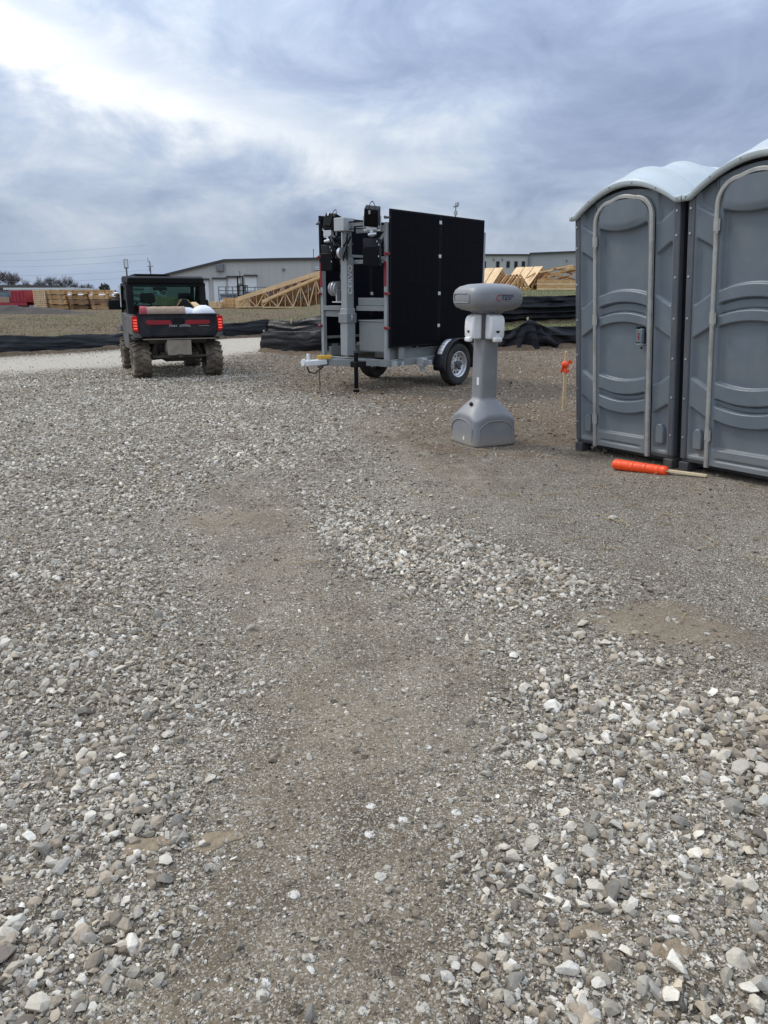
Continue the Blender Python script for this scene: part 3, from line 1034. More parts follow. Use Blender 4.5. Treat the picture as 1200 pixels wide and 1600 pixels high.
def door_top(x):
    u = (x - DX0) / (DX1 - DX0)
    edge = min(u, 1 - u) * (DX1 - DX0)
    r = 0.15
    cut = r - math.sqrt(max(0, r * r - (r - min(edge, r)) ** 2))
    return 2.066 - 0.038 * (2 * u - 1) ** 2 - cut


def door_relief(x, z):
    u = (x - DX0) / (DX1 - DX0)
    q = (2 * u - 1) ** 2
    za = z + 0.045 * q            # arched bands
    zs = z - 0.045 * q            # smiling bands
    side = smooth1(0.0, 0.022, x - DX0 - 0.012) * smooth1(0.0, 0.022, DX1 - 0.012 - x)
    ins = smooth1(0.018, 0.040, x - DX0) * smooth1(0.018, 0.040, DX1 - x)
    raised = 0.0
    raised += band(zs, 1.835, 2.60) * 1.0
    raised += band(za, 1.285, 1.38) + band(za, 1.125, 1.205)
    raised += band(zs, 0.535, 0.655) + band(zs, 0.375, 0.480)
    raised += band(z, 0.0, 0.195)
    raised = min(1.0, raised)
    h = -0.036 * (1 - raised) * ins
    # grooves between the twin bands are shallower
    h += 0.012 * ins * (band(za, 1.215, 1.275) + band(zs, 0.49, 0.525))
    # top bulge and a foot groove
    h += 0.020 * band(zs, 1.85, 2.6, 0.05) * math.sin(math.pi * min(1, max(0, u))) ** 0.6
    h -= 0.012 * band(z, 0.105, 0.125, 0.008) * smooth1(0.03, 0.08, x - DX0) * smooth1(0.03, 0.12, DX1 - x)
    # latch recess
    lx, lz = smooth1(0.675, 0.682, x) * (1 - smooth1(0.806, 0.812, x)), band(z, 0.955, 1.085, 0.006)
    h -= 0.016 * lx * lz
    return h * side


def flank_relief(x, z, x0, x1, mirror):
    t = (x - x0) / (x1 - x0)
    if mirror:
        t = 1 - t
    ins = smooth1(0.012, 0.028, x - x0) * smooth1(0.012, 0.028, x1 - x)
    d = 0.10 * (t - 0.5)          # slope of the chevron edges: falls towards the door
    r = band(z + d, 1.67, 1.89, 0.006) + band(z - d, 1.045, 1.285, 0.006) + band(z + d, 0.45, 0.67, 0.006) + band(z, 0.0, 0.115, 0.01)
    return -0.026 * (1 - min(1, r)) * ins


def make_potty(label):
    root = thing('portable_toilet', label, 'portable toilet', group='portable toilets in a row')
    mb = MB()                       # skid
    for y in (0.10, PD - 0.24):
        mb.box(0.02, PW - 0.02, y, y + 0.12, 0.0, 0.055)
    for x in (-0.008, PW - 0.077):
        mb.box(x, x + 0.085, -0.020, 0.10, -0.045, 0.055)
        mb.box(x, x + 0.11, PD - 0.1, PD + 0.03, -0.045, 0.055)
    mb.box(0.0, PW, 0.0, PD, 0.055, 0.085)
    mb.build('base_skid', M['skid'], root, bevel=0.006)
    t = 0.035                       # walls
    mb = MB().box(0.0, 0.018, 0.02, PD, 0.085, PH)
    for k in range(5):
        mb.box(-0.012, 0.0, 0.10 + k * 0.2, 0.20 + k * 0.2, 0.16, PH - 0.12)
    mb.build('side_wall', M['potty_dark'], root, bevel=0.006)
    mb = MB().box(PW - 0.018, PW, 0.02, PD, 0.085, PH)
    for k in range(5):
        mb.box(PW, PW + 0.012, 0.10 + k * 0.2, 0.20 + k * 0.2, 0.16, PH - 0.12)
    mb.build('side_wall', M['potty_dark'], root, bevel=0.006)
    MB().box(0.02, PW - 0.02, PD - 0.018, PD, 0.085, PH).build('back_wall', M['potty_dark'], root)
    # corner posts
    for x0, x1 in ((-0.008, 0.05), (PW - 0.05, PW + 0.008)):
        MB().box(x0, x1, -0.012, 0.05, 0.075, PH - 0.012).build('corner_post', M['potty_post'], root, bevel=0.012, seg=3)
    # moulded flanks either side of the door
    for x0, x1, mir in ((0.05, 0.236, False), (0.874, PW - 0.05, True)):
        mb = MB()
        mb.grid(lambda a, b: (x0 + (x1 - x0) * a, -0.001 - flank_relief(x0 + (x1 - x0) * a, 0.085 + (front_top(x0 + (x1 - x0) * a) - 0.105) * b, x0, x1, mir), 0.085 + (front_top(x0 + (x1 - x0) * a) - 0.105) * b), 18, 300)
        fl = mb.build('front_panel', M['potty'], root, smooth=True, angle=60)
        vx = (x0 + x1) / 2 - 0.035
        MB().prism([(vx, 0.17), (vx + 0.075, 0.17), (vx + 0.075, 0.29), (vx + 0.055, 0.325), (vx + 0.02, 0.325), (vx, 0.29)], -0.012, 0.03).build('vent_hood', M['potty'], fl, bevel=0.006)
    # header above the door
    mb = MB()
    mb.grid(lambda a, b: (0.236 + 0.638 * a, 0.004, 1.9 + (front_top(0.236 + 0.638 * a) - 1.92) * b), 24, 2)
    mb.build('header', M['potty'], root, smooth=True)
    # aluminium door frame, one rounded tube profile
    pts = [(0.253, -0.012, 0.05)]
    pts += [(0.253, -0.012, z) for z in (0.5, 1.0, 1.5, 1.90)]
    for k in range(1, 9):
        a = math.pi / 2 * k / 8
        pts.append((0.253 + 0.17 * (1 - math.cos(a)), -0.012, 1.905 + 0.158 * math.sin(a)))
    for k in range(1, 8):
        u = k / 8
        pts.append((0.423 + 0.264 * u, -0.012, 2.063 + 0.024 * math.sin(math.pi * u)))
    pts += [(1.11 - p[0], p[1], p[2]) for p in pts[12::-1]]
    mb = MB()
    prof = [(-0.017, 0.0), (-0.017, -0.020), (-0.010, -0.028), (0.010, -0.028), (0.017, -0.020), (0.017, 0.0)]
    vs, fs = [], []
    for i, p in enumerate(pts):
        a, b = Vector(pts[max(0, i - 1)]), Vector(pts[min(len(pts) - 1, i + 1)])
        d = (b - a).normalized()
        nrm = Vector((-d.z, 0, d.x))
        for (o, y) in prof:
            vs.append(Vector(p) + nrm * o + Vector((0, y, 0)))
    k = len(prof)
    for i in range(len(pts) - 1):
        for j in range(k - 1):
            fs.append((i * k + j, i * k + j + 1, (i + 1) * k + j + 1, (i + 1) * k + j))
    mb.add(vs, fs)
    fr = mb.build('door_frame', M['alu'], root, smooth=True, angle=40)
    for z in (0.3, 1.15, 1.78):
        MB().cyl((0.276, -0.045, z - 0.055), (0.276, -0.045, z + 0.055), 0.009, n=8).box(0.242, 0.294, -0.0455, -0.040, z - 0.04, z + 0.04).build('hinge', M['alu'], fr)
    # black sheet behind the leaf, stands in for the shade in the gap round it
    MB().box(0.262, 0.848, 0.022, 0.026, 0.06, 1.92).build('door_gap_shade', M['black'], root)
    # door leaf
    mb = MB()
    mb.grid(lambda a, b: (DX0 + (DX1 - DX0) * a, -0.022 - door_relief(DX0 + (DX1 - DX0) * a, 0.065 + (door_top(DX0 + (DX1 - DX0) * a) - 0.065) * b), 0.065 + (door_top(DX0 + (DX1 - DX0) * a) - 0.065) * b), 84, 460)
    door = mb.build('door', M['potty'], root, smooth=True, angle=70)
    mb = MB()
    mb.box(0.705, 0.792, -0.018, -0.004, 0.968, 1.072)
    lp = mb.build('latch_plate', M['potty'], door, bevel=0.004)
    MB().box(0.776, 0.803, -0.052, -0.018, 0.965, 1.078).build('handle', M['potty'], lp, bevel=0.006)
    MB().cyl((0.775, -0.02, 0.925), (0.775, -0.028, 0.925), 0.009, n=10).build('rivet', M['black'], door)
    # rivets down both corner posts
    mb = MB()
    for x in (0.018, PW - 0.018):
        for z in (0.25, 0.55, 0.85, 1.15, 1.45, 1.75, 1.92):
            mb.cyl((x, -0.011, z), (x, -0.017, z), 0.008, n=8)
    tag(mb.build('rivets', M['galv'], root), kind='stuff')
    # roof: translucent dome with front visor, ribs and a flat lip
    def roof_z(a, b):
        x = a * PW
        a = min(1.0, max(0.0, (a - 0.055) / 0.89))
        crown = 0.125 * (math.sin(math.pi * min(1, b * 1.04)) ** 0.75)
        k = arch(a)
        rib = 0.020 * max(band(b, 0.17, 0.21, 0.02), band(b, 0.47, 0.51, 0.02), band(b, 0.76, 0.80, 0.02)) * smooth1(0.06, 0.16, k)
        pan = -0.012 * band(b, 0.25, 0.43, 0.03) * band(a, 0.25, 0.75, 0.06)
        return PH + 0.010 + 0.185 * k + crown * k ** 1.1 + rib + pan
    mb = MB()
    mb.grid(lambda a, b: (-0.034 + (PW + 0.078) * a, -0.040 + (PD + 0.085) * b, roof_z(a, b)), 60, 70)
    roof = mb.build('roof', M['roof'], root, smooth=True, solid=0.010, angle=70)
    # turned down front rim
    mb = MB()
    n = 48
    vs, fs = [], []
    for i in range(n + 1):
        a = i / n
        x = -0.034 + (PW + 0.078) * a
        z = roof_z(a, 0)
        for (yy, zz) in ((-0.040, 0.006), (-0.050, 0.0), (-0.052, -0.022), (-0.044, -0.034), (-0.022, -0.037), (-0.015, -0.01)):
            vs.append((x, yy, z + zz))
    for i in range(n):
        for j in range(5):
            fs.append((i * 6 + j, i * 6 + j + 1, (i + 1) * 6 + j + 1, (i + 1) * 6 + j))
    mb.add(vs, fs)
    mb.build('front_rim', M['roof'], roof, smooth=True, angle=50, solid=0.003)
    mb = MB()
    for a in (0.03, 0.2, 0.40, 0.60, 0.80, 0.97):
        mb.cyl((-0.034 + (PW + 0.078) * a, -0.050, roof_z(a, 0) - 0.014), (-0.034 + (PW + 0.078) * a, -0.056, roof_z(a, 0) - 0.014), 0.007, n=8)
    tag(mb.build('rim_bolts', M['sink'], roof), kind='stuff')
    return root


LEAN = R(-4.4)
PROT = -62.0
potty = make_potty('grey portable toilet standing beside the orange ribboned stake, its whole door in view')
potty2 = copy_tree(potty)
potty2['label'] = 'grey portable toilet cut off by the edge of the photo, nearest to the camera'


def place_potty(o, k):
    d = Vector((math.cos(R(PROT)), math.sin(R(PROT)), 0))
    base = Vector((1.80, 6.80, 0.022)) + d * (k * (PW + 0.085))
    base.z += 0.077 * (base.x - 1.80)
    o.rotation_mode = 'QUATERNION'
    q = Matrix.Rotation(LEAN, 3, 'Y') @ Matrix.Rotation(R(PROT), 3, 'Z')
    o.rotation_quaternion = q.to_quaternion()
    o.location = base


place_potty(potty, 0)
place_potty(potty2, 1)
# the two latch dials differ: red mark on one, dark green on the other
for o, m in ((potty, M['red_reflect']), (potty2, mat('dark_green_mark', (0.01, 0.03, 0.02), 0.5))):
    door = [c for c in o.children if c.name.startswith('door') and not c.name.startswith(('door_frame', 'door_gap_shade'))][0]
    lp = [c for c in door.children if c.name.startswith('latch_plate')][0]
    MB().cyl((0.738, -0.0175, 1.034), (0.738, -0.0195, 1.034), 0.009, n=10).box(0.730, 0.746, -0.0195, -0.0175, 0.992, 1.018).build('latch_mark', m, door)

# ------------------------------------------------------------------ hand washing station
sink = thing('hand_washing_station', 'grey plastic pedestal hand washing station with white dispensers and a rounded basin head', 'hand wash station', (0.965, 7.20, tz(0.965, 7.20) + 0.0), R(25))


def sq(a, b, n, z, k=48, cx=0, cy=0):
    """superellipse ring"""
    out = []
    for i in range(k):
        th = 2 * math.pi * i / k
        c, s = math.cos(th), math.sin(th)
        out.append((cx + a * math.copysign(abs(c) ** (2 / n), c), cy + b * math.copysign(abs(s) ** (2 / n), s), z))
    return out


def base_ring(z, k=96):
    out = []
    half = 0.243 - 0.012 * z / 0.3
    cone = 0.315 - max(0, z - 0.195) * 0.86 - max(0, z - 0.34) * 0.10
    for i in range(k):
        th = 2 * math.pi * (i + 0.5) / k
        c, s = abs(math.cos(th)), abs(math.sin(th))
        n = 9.0
        rs = half / ((c ** n + s ** n) ** (1 / n))
        col = 0.094 / ((c ** 6 + s ** 6) ** (1 / 6))
        n2 = 2.9
        rc = max(cone, 0.02) / ((c ** n2 + s ** n2) ** (1 / n2))
        kk = 0.011
        h = min(1, max(0, 0.5 + 0.5 * (rc - rs) / kk))
        r = rc * (1 - h) + rs * h - kk * h * (1 - h)
        r = max(r, col)
        out.append((r * math.cos(th), r * math.sin(th), z))
    return out


zs = [0.0, 0.006, 0.02] + [0.02 + 0.0135 * i for i in range(1, 38)]
rg = [base_ring(z) for z in zs]
rg[0] = [(x * 0.965, y * 0.965, z) for x, y, z in rg[0]]
rg[1] = [(x * 0.99, y * 0.99, z) for x, y, z in rg[1]]
sb = MB().rings(rg).build('base_tank', M['sink'], sink, smooth=True, angle=75)
# raised arch beads on each face of the tank
for q in range(4):
    pts = []
    for i in range(25):
        a = -1 + 2 * i / 24
        x = 0.185 * a
        z = 0.262 - 0.075 * abs(a) ** 3.2
        pts.append((x, -0.2395 + 0.010 * z, z - 0.022))
    pts = [(pts[0][0], pts[0][1], 0.05)] + pts + [(pts[-1][0], pts[-1][1], 0.05)]
    o = MB().tube(pts, 0.0055, 6).build('arch_bead', M['sink'], sb, smooth=True)
    o.rotation_euler = (0, 0, q * math.pi / 2)
MB().rings([sq(0.094, 0.094, 7, 0.48), sq(0.091, 0.091, 7, 0.9), sq(0.092, 0.092, 7, 1.20)]).build('column', M['sink'], sink, smooth=True, angle=70)
hr = [sq(0.088, 0.088, 6, 1.185), sq(0.098, 0.095, 5, 1.215), sq(0.14, 0.125, 4.5, 1.240), sq(0.215, 0.175, 4.5, 1.256), sq(0.262, 0.215, 4.6, 1.28), sq(0.278, 0.232, 4.8, 1.315), sq(0.281, 0.236, 5, 1.35), sq(0.279, 0.234, 5, 1.395), sq(0.268, 0.224, 4.6, 1.432), sq(0.238, 0.196, 4, 1.462), sq(0.175, 0.14, 3.2, 1.482), sq(0.07, 0.06, 2.2, 1.490)]
hd = MB().rings(hr).build('basin_head', M['sink'], sink, smooth=True, angle=80)
# inset plate on the end of the head and pale moulded lines
e = [(-0.2800, y, z) for y, z in ((-0.12, 1.40), (-0.135, 1.385), (-0.135, 1.335), (-0.12, 1.32), (0.12, 1.32), (0.135, 1.335), (0.135, 1.385), (0.12, 1.40))]
MB().tube(e, 0.005, 6, closed=True).build('moulded_line', M['sink'], hd, smooth=True)
# printed logo on the front of the head: one red letter, then dark blue ones
text('logo_mark', 'C', 0.080, (-0.040, -0.2355, 1.360), (R(90), 0, 0), M['red_ink'], hd, 0.0008, 0.25)
text('logo_lettering', 'TESP', 0.066, (0.055, -0.2375, 1.364), (R(90), 0, R(3)), M['navy'], hd, 0.0005, 0.25, 0.95)
# white dispensers on two faces of the column
for q, nm in ((0, 'soap'), (-1, 'towel')):
    prof = [(0.0, 1.215), (0.045, 1.214), (0.085, 1.200), (0.100, 1.165), (0.104, 1.09), (0.100, 1.02), (0.088, 0.995), (0.0, 0.992)]
    mb = MB().prism([(-0.093 - d, z) for d, z in prof], -0.078, 0.078, 'yz')
    dsp = mb.build('dispenser', M['white_plastic'], sink, bevel=0.016, seg=3)
    dsp.rotation_euler = (0, 0, q * math.pi / 2)
    MB().box(-0.045, 0.045, -0.215, -0.17, 0.968, 1.012).build('push_bar', M['white_plastic'], dsp, bevel=0.014, seg=3)
    MB().prism([(-0.022, 1.070), (0.022, 1.070), (0.010, 1.050), (-0.010, 1.050)], -0.199, -0.19).build('window', M['black'], dsp)
MB().box(-0.0955, -0.0925, -0.05, -0.015, 0.565, 0.635).build('sticker', M['white_plastic'], sink)
MB().box(-0.2435, -0.2405, -0.06, -0.035, 0.05, 0.085).build('sticker', M['white_plastic'], sink)
MB().cyl((-0.155, -0.03, 0.38), (-0.168, -0.03, 0.395), 0.018, n=12).build('filler_cap', M['black'], sb)
# dark strip that stands in for the shaded gap between the dispensers
MB().box(-0.105, -0.088, -0.105, -0.088, 0.985, 1.225).build('gap_shade_strip', M['sink_gap_shade'], sink, bevel=0.004)

# ------------------------------------------------------------------ stakes
st = thing('survey_stake', 'thin wooden stake standing upright with a knot of orange ribbon', 'stake', (2.195, 9.07, tz(2.195, 9.07)), R(20))
MB().prism([(-0.019, -0.05), (0.019, -0.05), (0.019, 0.70), (0.0, 0.715), (-0.019, 0.70)], -0.010, 0.010).build('stake_shaft', M['stake'], st, bevel=0.002)
mb = MB()
for k in range(7):
    a = k * 0.9
    pts = [(0.021 * math.cos(a), 0.014 * math.sin(a), 0.54 + 0.012 * k - 0.03)] + [(0.021 * math.cos(a) + 0.055 * t * math.cos(a * 1.7), 0.014 * math.sin(a) + 0.045 * t * math.sin(a * 1.7) - 0.01, 0.55 + 0.05 * math.sin(t * 3 + a) - 0.02 * k * t) for t in (0.3, 0.6, 1.0)]
    for p, q in zip(pts[:-1], pts[1:]):
        mb.bar(p, q, 0.028, 0.003, up=(0, 1, 0.3))
mb.lathe([(0.002, 0.52), (0.03, 0.528), (0.044, 0.550), (0.040, 0.572), (0.024, 0.59), (0.002, 0.592)], (-0.02, -0.008, 0), 'z', 7)
mb.build('flagging_ribbon', M['orange'], st)
st.rotation_euler = (R(1.5), R(-2.0), R(20))

roll = thing('marking_stake', 'orange tape wrapped round a thin stake lying on the dirt before the toilets', 'stake', (1.885, 5.97, tz(1.885, 5.97) + 0.048))
a, b = Vector((1.885, 5.97)), Vector((2.215, 5.655))
d = (b - a).normalized()
roll.rotation_euler = (0, R(-1.5), math.atan2(d.y, d.x))
L1 = (b - a).length
prof = [(0.004, 0.0), (0.034, 0.004), (0.043, 0.02)] + [(0.044 - 0.0002 * i + (0.0022 if i % 4 == 0 else -0.0005) + 0.0015 * math.sin(i * 2.3), 0.02 + (L1 - 0.04) * i / 32) for i in range(1, 32)] + [(0.040, L1 - 0.02), (0.030, L1), (0.006, L1 - 0.01)]
MB().lathe(prof, (0, 0, 0), 'x', 18).build('orange_wrap', M['orange'], roll, smooth=True, angle=30)
MB().bar((L1 - 0.03, 0, 0.004), (L1 + 0.30, 0.004, 0.004), 0.024, 0.020).build('stake_shaft', M['pale_stake'], roll, bevel=0.002)
# ------------------------------------------------------------------ solar surveillance trailer
TRZ = tz(-0.3, 12.4)
tr = thing('solar_trailer', 'grey solar light trailer with tall black panels upright on both sides and a folded mast', 'trailer', (-0.474, 11.552, TRZ), R(-42.1))
tr.scale = (0.83, 1.0, 1.0)


def part(name, mb, m, parent=None, **kw):
    return mb.build(name, m, parent if parent else tr, **kw)


# running frame
mb = MB()
mb.box(-0.84, 0.84, 0.0, 0.08, 0.36, 0.46)
mb.box(-0.84, 0.84, 2.34, 2.42, 0.36, 0.46)
mb.box(-0.84, -0.76, 0.08, 2.34, 0.36, 0.46)
mb.box(0.76, 0.84, 0.08, 2.34, 0.36, 0.46)
mb.box(-0.76, 0.76, 1.15, 1.23, 0.37, 0.45)
part('chassis_frame', mb, M['grey_steel'], bevel=0.006)
for x, t in ((-0.80, 1.86), (0.80, 2.36)):
    part('post', MB().box(x - 0.034, x + 0.034, 0.0, 0.07, 0.46, t), M['grey_mast'], bevel=0.006)
    part('post', MB().box(x - 0.034, x + 0.034, 2.35, 2.42, 0.46, t), M['grey_mast'], bevel=0.006)
    part('reflector_strip', MB().box(x - 0.030, x + 0.030, -0.006, -0.001, 1.50, 1.86 if x < 0 else 1.84), M['red_reflect'])
# cross members on the front face
part('cross_bar', MB().box(-0.766, -0.09, 0.004, 0.06, 1.155, 1.225), M['grey_steel'], bevel=0.005)
part('cross_bar', MB().box(0.09, 0.766, 0.004, 0.06, 1.155, 1.225), M['grey_steel'], bevel=0.005)
part('cross_bar', MB().box(-0.766, 0.766, 0.010, 0.06, 1.82, 1.875), M['grey_mast'], bevel=0.005)
part('cross_bar', MB().box(0.1, 0.766, 0.004, 0.06, 2.24, 2.32), M['grey_mast'], bevel=0.005)
part('cross_bar', MB().bar((0.766, 0.035, 2.22), (0.46, 0.035, 1.98), 0.05, 0.04, up=(0, 1, 0)), M['grey_mast'], bevel=0.004)
part('cross_bar', MB().bar((-0.40, 0.0, 2.10), (-0.16, 0.0, 1.92), 0.06, 0.04, up=(0, 1, 0)), M['grey_mast'], bevel=0.004)
# back frame seen through the gaps
for z in (0.80, 1.40, 2.0):
    part('cross_bar', MB().box(-0.766, 0.766, 2.36, 2.40, z, z + 0.05), M['grey_steel'])
for x in (-0.28, 0.16, 0.33):
    part('upright_bar', MB().box(x - 0.016, x + 0.016, 1.2, 1.24, 0.46, 1.86), M['grey_steel'])
# battery boxes and plates
cab_ = part('battery_box', MB().box(0.105, 0.745, 0.05, 0.62, 0.56, 1.005), M['grey_steel'], bevel=0.008)
MB().box(0.125, 0.725, 0.040, 0.049, 0.575, 0.93).build('box_door', M['grey_steel'], cab_, bevel=0.004)
MB().box(0.095, 0.755, 0.03, 0.63, 1.005, 1.02).build('lid', M['grey_mast'], cab_, bevel=0.004)
part('control_box', MB().box(0.105, 0.755, 0.035, 0.30, 1.228, 1.34), M['grey_steel'], bevel=0.006)
part('front_plate', MB().box(-0.766, -0.10, 0.035, 0.05, 1.06, 1.150), M['grey_steel'], bevel=0.003)
part('upright_bar', MB().box(-0.22, -0.15, 0.02, 0.07, 0.46, 1.155), M['grey_steel'], bevel=0.004)
part('inner_cabinet', MB().box(-0.62, 0.60, 1.30, 2.2, 0.5, 1.15), M['panel_back'], bevel=0.01)
# side panels: two modules on each side
for sx in (1, -1):
    for k in range(2):
        y0 = 0.03 + k * 1.15
        x = 0.865 * sx
        p = part('solar_panel', MB().box(x - 0.018, x + 0.018, y0, y0 + 1.135, 0.635, 2.535), M['panel_rim'], bevel=0.004)
        f = MB()
        for i in range(6):
            for j in range(10):
                xx = x + sx * 0.0185
                f.box(min(xx, xx + sx * 0.0015), max(xx, xx + sx * 0.0015), y0 + 0.022 + i * 0.1825, y0 + 0.022 + i * 0.1825 + 0.180, 0.66 + j * 0.1855, 0.66 + j * 0.1855 + 0.183)
        f.build('cell_sheet', M['panel'], p)
        MB().box(x - sx * 0.021 - 0.002, x - sx * 0.021 + 0.002, y0 + 0.04, y0 + 1.09, 0.68, 2.49).build('back_sheet', M['panel_back'], p)
    for z in (0.90, 1.38, 1.92, 2.40):
        part('clamp', MB().box(0.855 * sx - 0.035, 0.855 * sx + 0.035, 1.135, 1.195, z, z + 0.05), M['galv'], bevel=0.004)
        part('clamp', MB().cyl((0.80 * sx, -0.005, z + 0.02), (0.80 * sx + 0.03 * sx, -0.035, z + 0.02), 0.022, n=10).cyl((0.83 * sx, 0.0, z + 0.02), (0.895 * sx, -0.004, z + 0.02), 0.018, n=10), M['red_reflect'] if z != 2.40 else M['alu_dark'])
    part('panel_rail', MB().box(0.815 * sx - 0.015, 0.815 * sx + 0.015, 0.08, 2.34, 1.96, 2.0), M['grey_steel'])
    part('panel_rail', MB().box(0.815 * sx - 0.015, 0.815 * sx + 0.015, 0.08, 2.34, 0.72, 0.76), M['grey_steel'])
# mast: outer tube, collar, inner tube with the printed strip, head
mast = part('mast', MB().box(-0.088, 0.088, -0.19, -0.014, 0.50, 1.19), M['grey_mast'], bevel=0.010)
MB().box(-0.108, 0.108, -0.21, 0.0, 0.98, 1.12).build('collar', M['grey_steel'], mast, bevel=0.008)
MB().box(-0.074, 0.074, -0.176, -0.028, 1.19, 1.90).build('inner_tube', M['grey_mast'], mast, bevel=0.008)
MB().box(-0.058, 0.058, -0.160, -0.044, 1.90, 2.32).build('inner_tube', M['grey_steel'], mast, bevel=0.006)
MB().tube([(0.112, -0.11, 1.02), (0.125, -0.11, 1.05), (0.118, -0.11, 1.10)], 0.012, 6).build('pin', M['galv'], mast)
MB().box(-0.0775, -0.0745, -0.17, -0.07, 1.56, 1.74).build('bracket', M['black'], mast)
text('mast_lettering', 'CERVO', 0.125, (0.0755, -0.102, 1.60), (R(90), R(-90), R(90)), M['white_paint'], mast, 0.003, 0, 1.05)
# winch reel
wr = part('winch', MB().box(-0.34, -0.10, -0.15, -0.04, 1.27, 1.285).box(-0.24, -0.215, -0.15, -0.04, 1.285, 1.46), M['galv'], bevel=0.004)
MB().lathe([(0.02, -0.11), (0.105, -0.105), (0.108, -0.095), (0.055, -0.085), (0.05, -0.045), (0.105, -0.035), (0.105, -0.025), (0.05, -0.015), (0.05, 0.03), (0.108, 0.04), (0.105, 0.05), (0.02, 0.055)], (-0.27, -0.10, 1.47), 'x', 22).build('reel', M['galv'], wr, smooth=True, angle=30)
# head box, cross arm and hoses
head = part('mast_head', MB().box(-0.155, 0.085, -0.235, -0.02, 2.265, 2.445), M['grey_light'], bevel=0.008)
MB().box(0.085, 0.62, -0.10, -0.05, 2.33, 2.37).box(-0.62, -0.155, -0.10, -0.05, 2.30, 2.34).build('cross_arm', M['grey_mast'], head, bevel=0.004)
MB().box(0.085, 0.45, -0.125, -0.105, 2.375, 2.395).box(0.085, 0.5, -0.12, -0.1, 2.285, 2.30).build('cross_arm', M['black'], head)
rj = random.Random(3)
for k in range(14):
    p = [Vector((rj.uniform(-0.22, 0.20), -0.20 + rj.uniform(-.03, .06), 1.86 + 0.06 * rj.random()))]
    for s in range(5):
        p.append(p[-1] + Vector((rj.uniform(-0.07, 0.07), rj.uniform(-.03, .03), rj.uniform(0.0, 0.10))))
    part('hose', MB().tube(p, 0.013, 6), M['black'] if k % 3 else M['alu_dark'], smooth=True)
part('pulley', MB().lathe([(0.01, -0.03), (0.075, -0.028), (0.06, 0.0), (0.075, 0.028), (0.01, 0.03)], (0.02, -0.235, 1.965), 'x', 18), M['galv'], smooth=True, angle=30)
part('hose', MB().tube([(0.03, -0.22, 2.02), (0.03, -0.22, 2.24)], 0.014, 8), M['galv'])
part('hose', MB().tube([(-0.19, -0.03, 1.80), (-0.22, -0.05, 1.65), (-0.17, -0.05, 1.5), (-0.20, -0.05, 1.3)], 0.022, 8), M['alu_dark'], smooth=True)


# flood lights: a lamp tipped up on a yoke above a flat driver box
def flood(x, y, tip, dz, rz):
    e = bpy.data.objects.new('flood_light', None)
    COL.objects.link(e)
    e.parent = tr
    e.location = (x, y, 2.33 + dz)
    e.rotation_euler = (0, 0, rz)
    e.scale = (0.84, 0.84, 0.86)
    mb = MB().prism([(-0.13, 0.05), (0.13, 0.05), (0.15, 0.12), (0.13, 0.30), (0.07, 0.33), (-0.12, 0.32), (-0.15, 0.22)], -0.155, 0.155, 'yz')
    for k in range(9):
        mb.box(-0.15 + k * 0.036, -0.143 + k * 0.036, 0.13, 0.175, 0.08, 0.30)
    mb.box(-0.11, 0.11, -0.165, -0.15, 0.09, 0.29)
    lamp = mb.build('lamp_housing', M['black_gloss'], e, bevel=0.012)
    lamp.rotation_euler = (tip, R(5), 0)
    lamp.scale = (0.82, 0.9, 1.0)
    for k in range(3):
        MB().tube([(-0.06 + 0.05 * k, 0.10, 0.12), (-0.10 + 0.09 * k, 0.17, -0.02), (-0.04 + 0.07 * k, 0.14, -0.16), (0.0, 0.08, -0.22)], 0.009, 5).build('cable', M['black'], e, smooth=True)
    MB().bar((-0.12, 0.03, 0.0), (0.02, 0.10, 0.16), 0.022, 0.014).bar((0.13, 0.03, -0.02), (0.05, 0.10, 0.14), 0.022, 0.014).build('brace', M['galv'], e)
    MB().tube([(-0.075 + 0.15 * k / 10, -0.02, 0.325 + 0.095 * math.sin(math.pi * k / 10)) for k in range(11)], 0.0085, 6).build('lifting_ring', M['alu_dark'], lamp, smooth=True)
    MB().box(-0.05, -0.01, -0.175, -0.160, 0.26, 0.31).build('clip', M['galv'], lamp)
    mb = MB().box(-0.155, 0.155, -0.02, 0.02, -0.055, -0.03).bar((-0.15, 0, -0.05), (-0.165, 0, 0.18), 0.03, 0.012, up=(1, 0, 0)).bar((0.15, 0, -0.05), (0.165, 0, 0.18), 0.03, 0.012, up=(1, 0, 0)).box(-0.10, 0.10, -0.09, -0.02, -0.04, 0.06)
    mb.build('yoke', M['galv'], e, bevel=0.004)
    MB().cyl((0, -0.05, -0.14), (0, -0.05, -0.04), 0.045, n=12).cyl((-0.06, -0.1, -0.12), (0.09, -0.08, -0.10), 0.025, n=8).build('swivel', M['galv'], e, smooth=True, angle=30)
    mb = MB().box(-0.15, 0.15, -0.11, 0.10, -0.31, -0.175)
    mb.build('driver_box', M['utv_body'], e, bevel=0.008)
    MB().box(-0.155, 0.155, -0.13, 0.09, -0.60, -0.312).build('lamp_housing', M['black_gloss'], e, bevel=0.010)
    for px_, pz in ((0.11, -0.22), (0.145, -0.27), (0.14, -0.45)):
        MB().box(px_ - 0.008, px_ + 0.008, -0.137, -0.128, pz - 0.012, pz + 0.012).build('bolt', M['galv'], e)
    return e


flood(-0.36, -0.14, R(-18), -0.09, R(8))
flood(0.61, -0.10, R(22), -0.04, R(38))
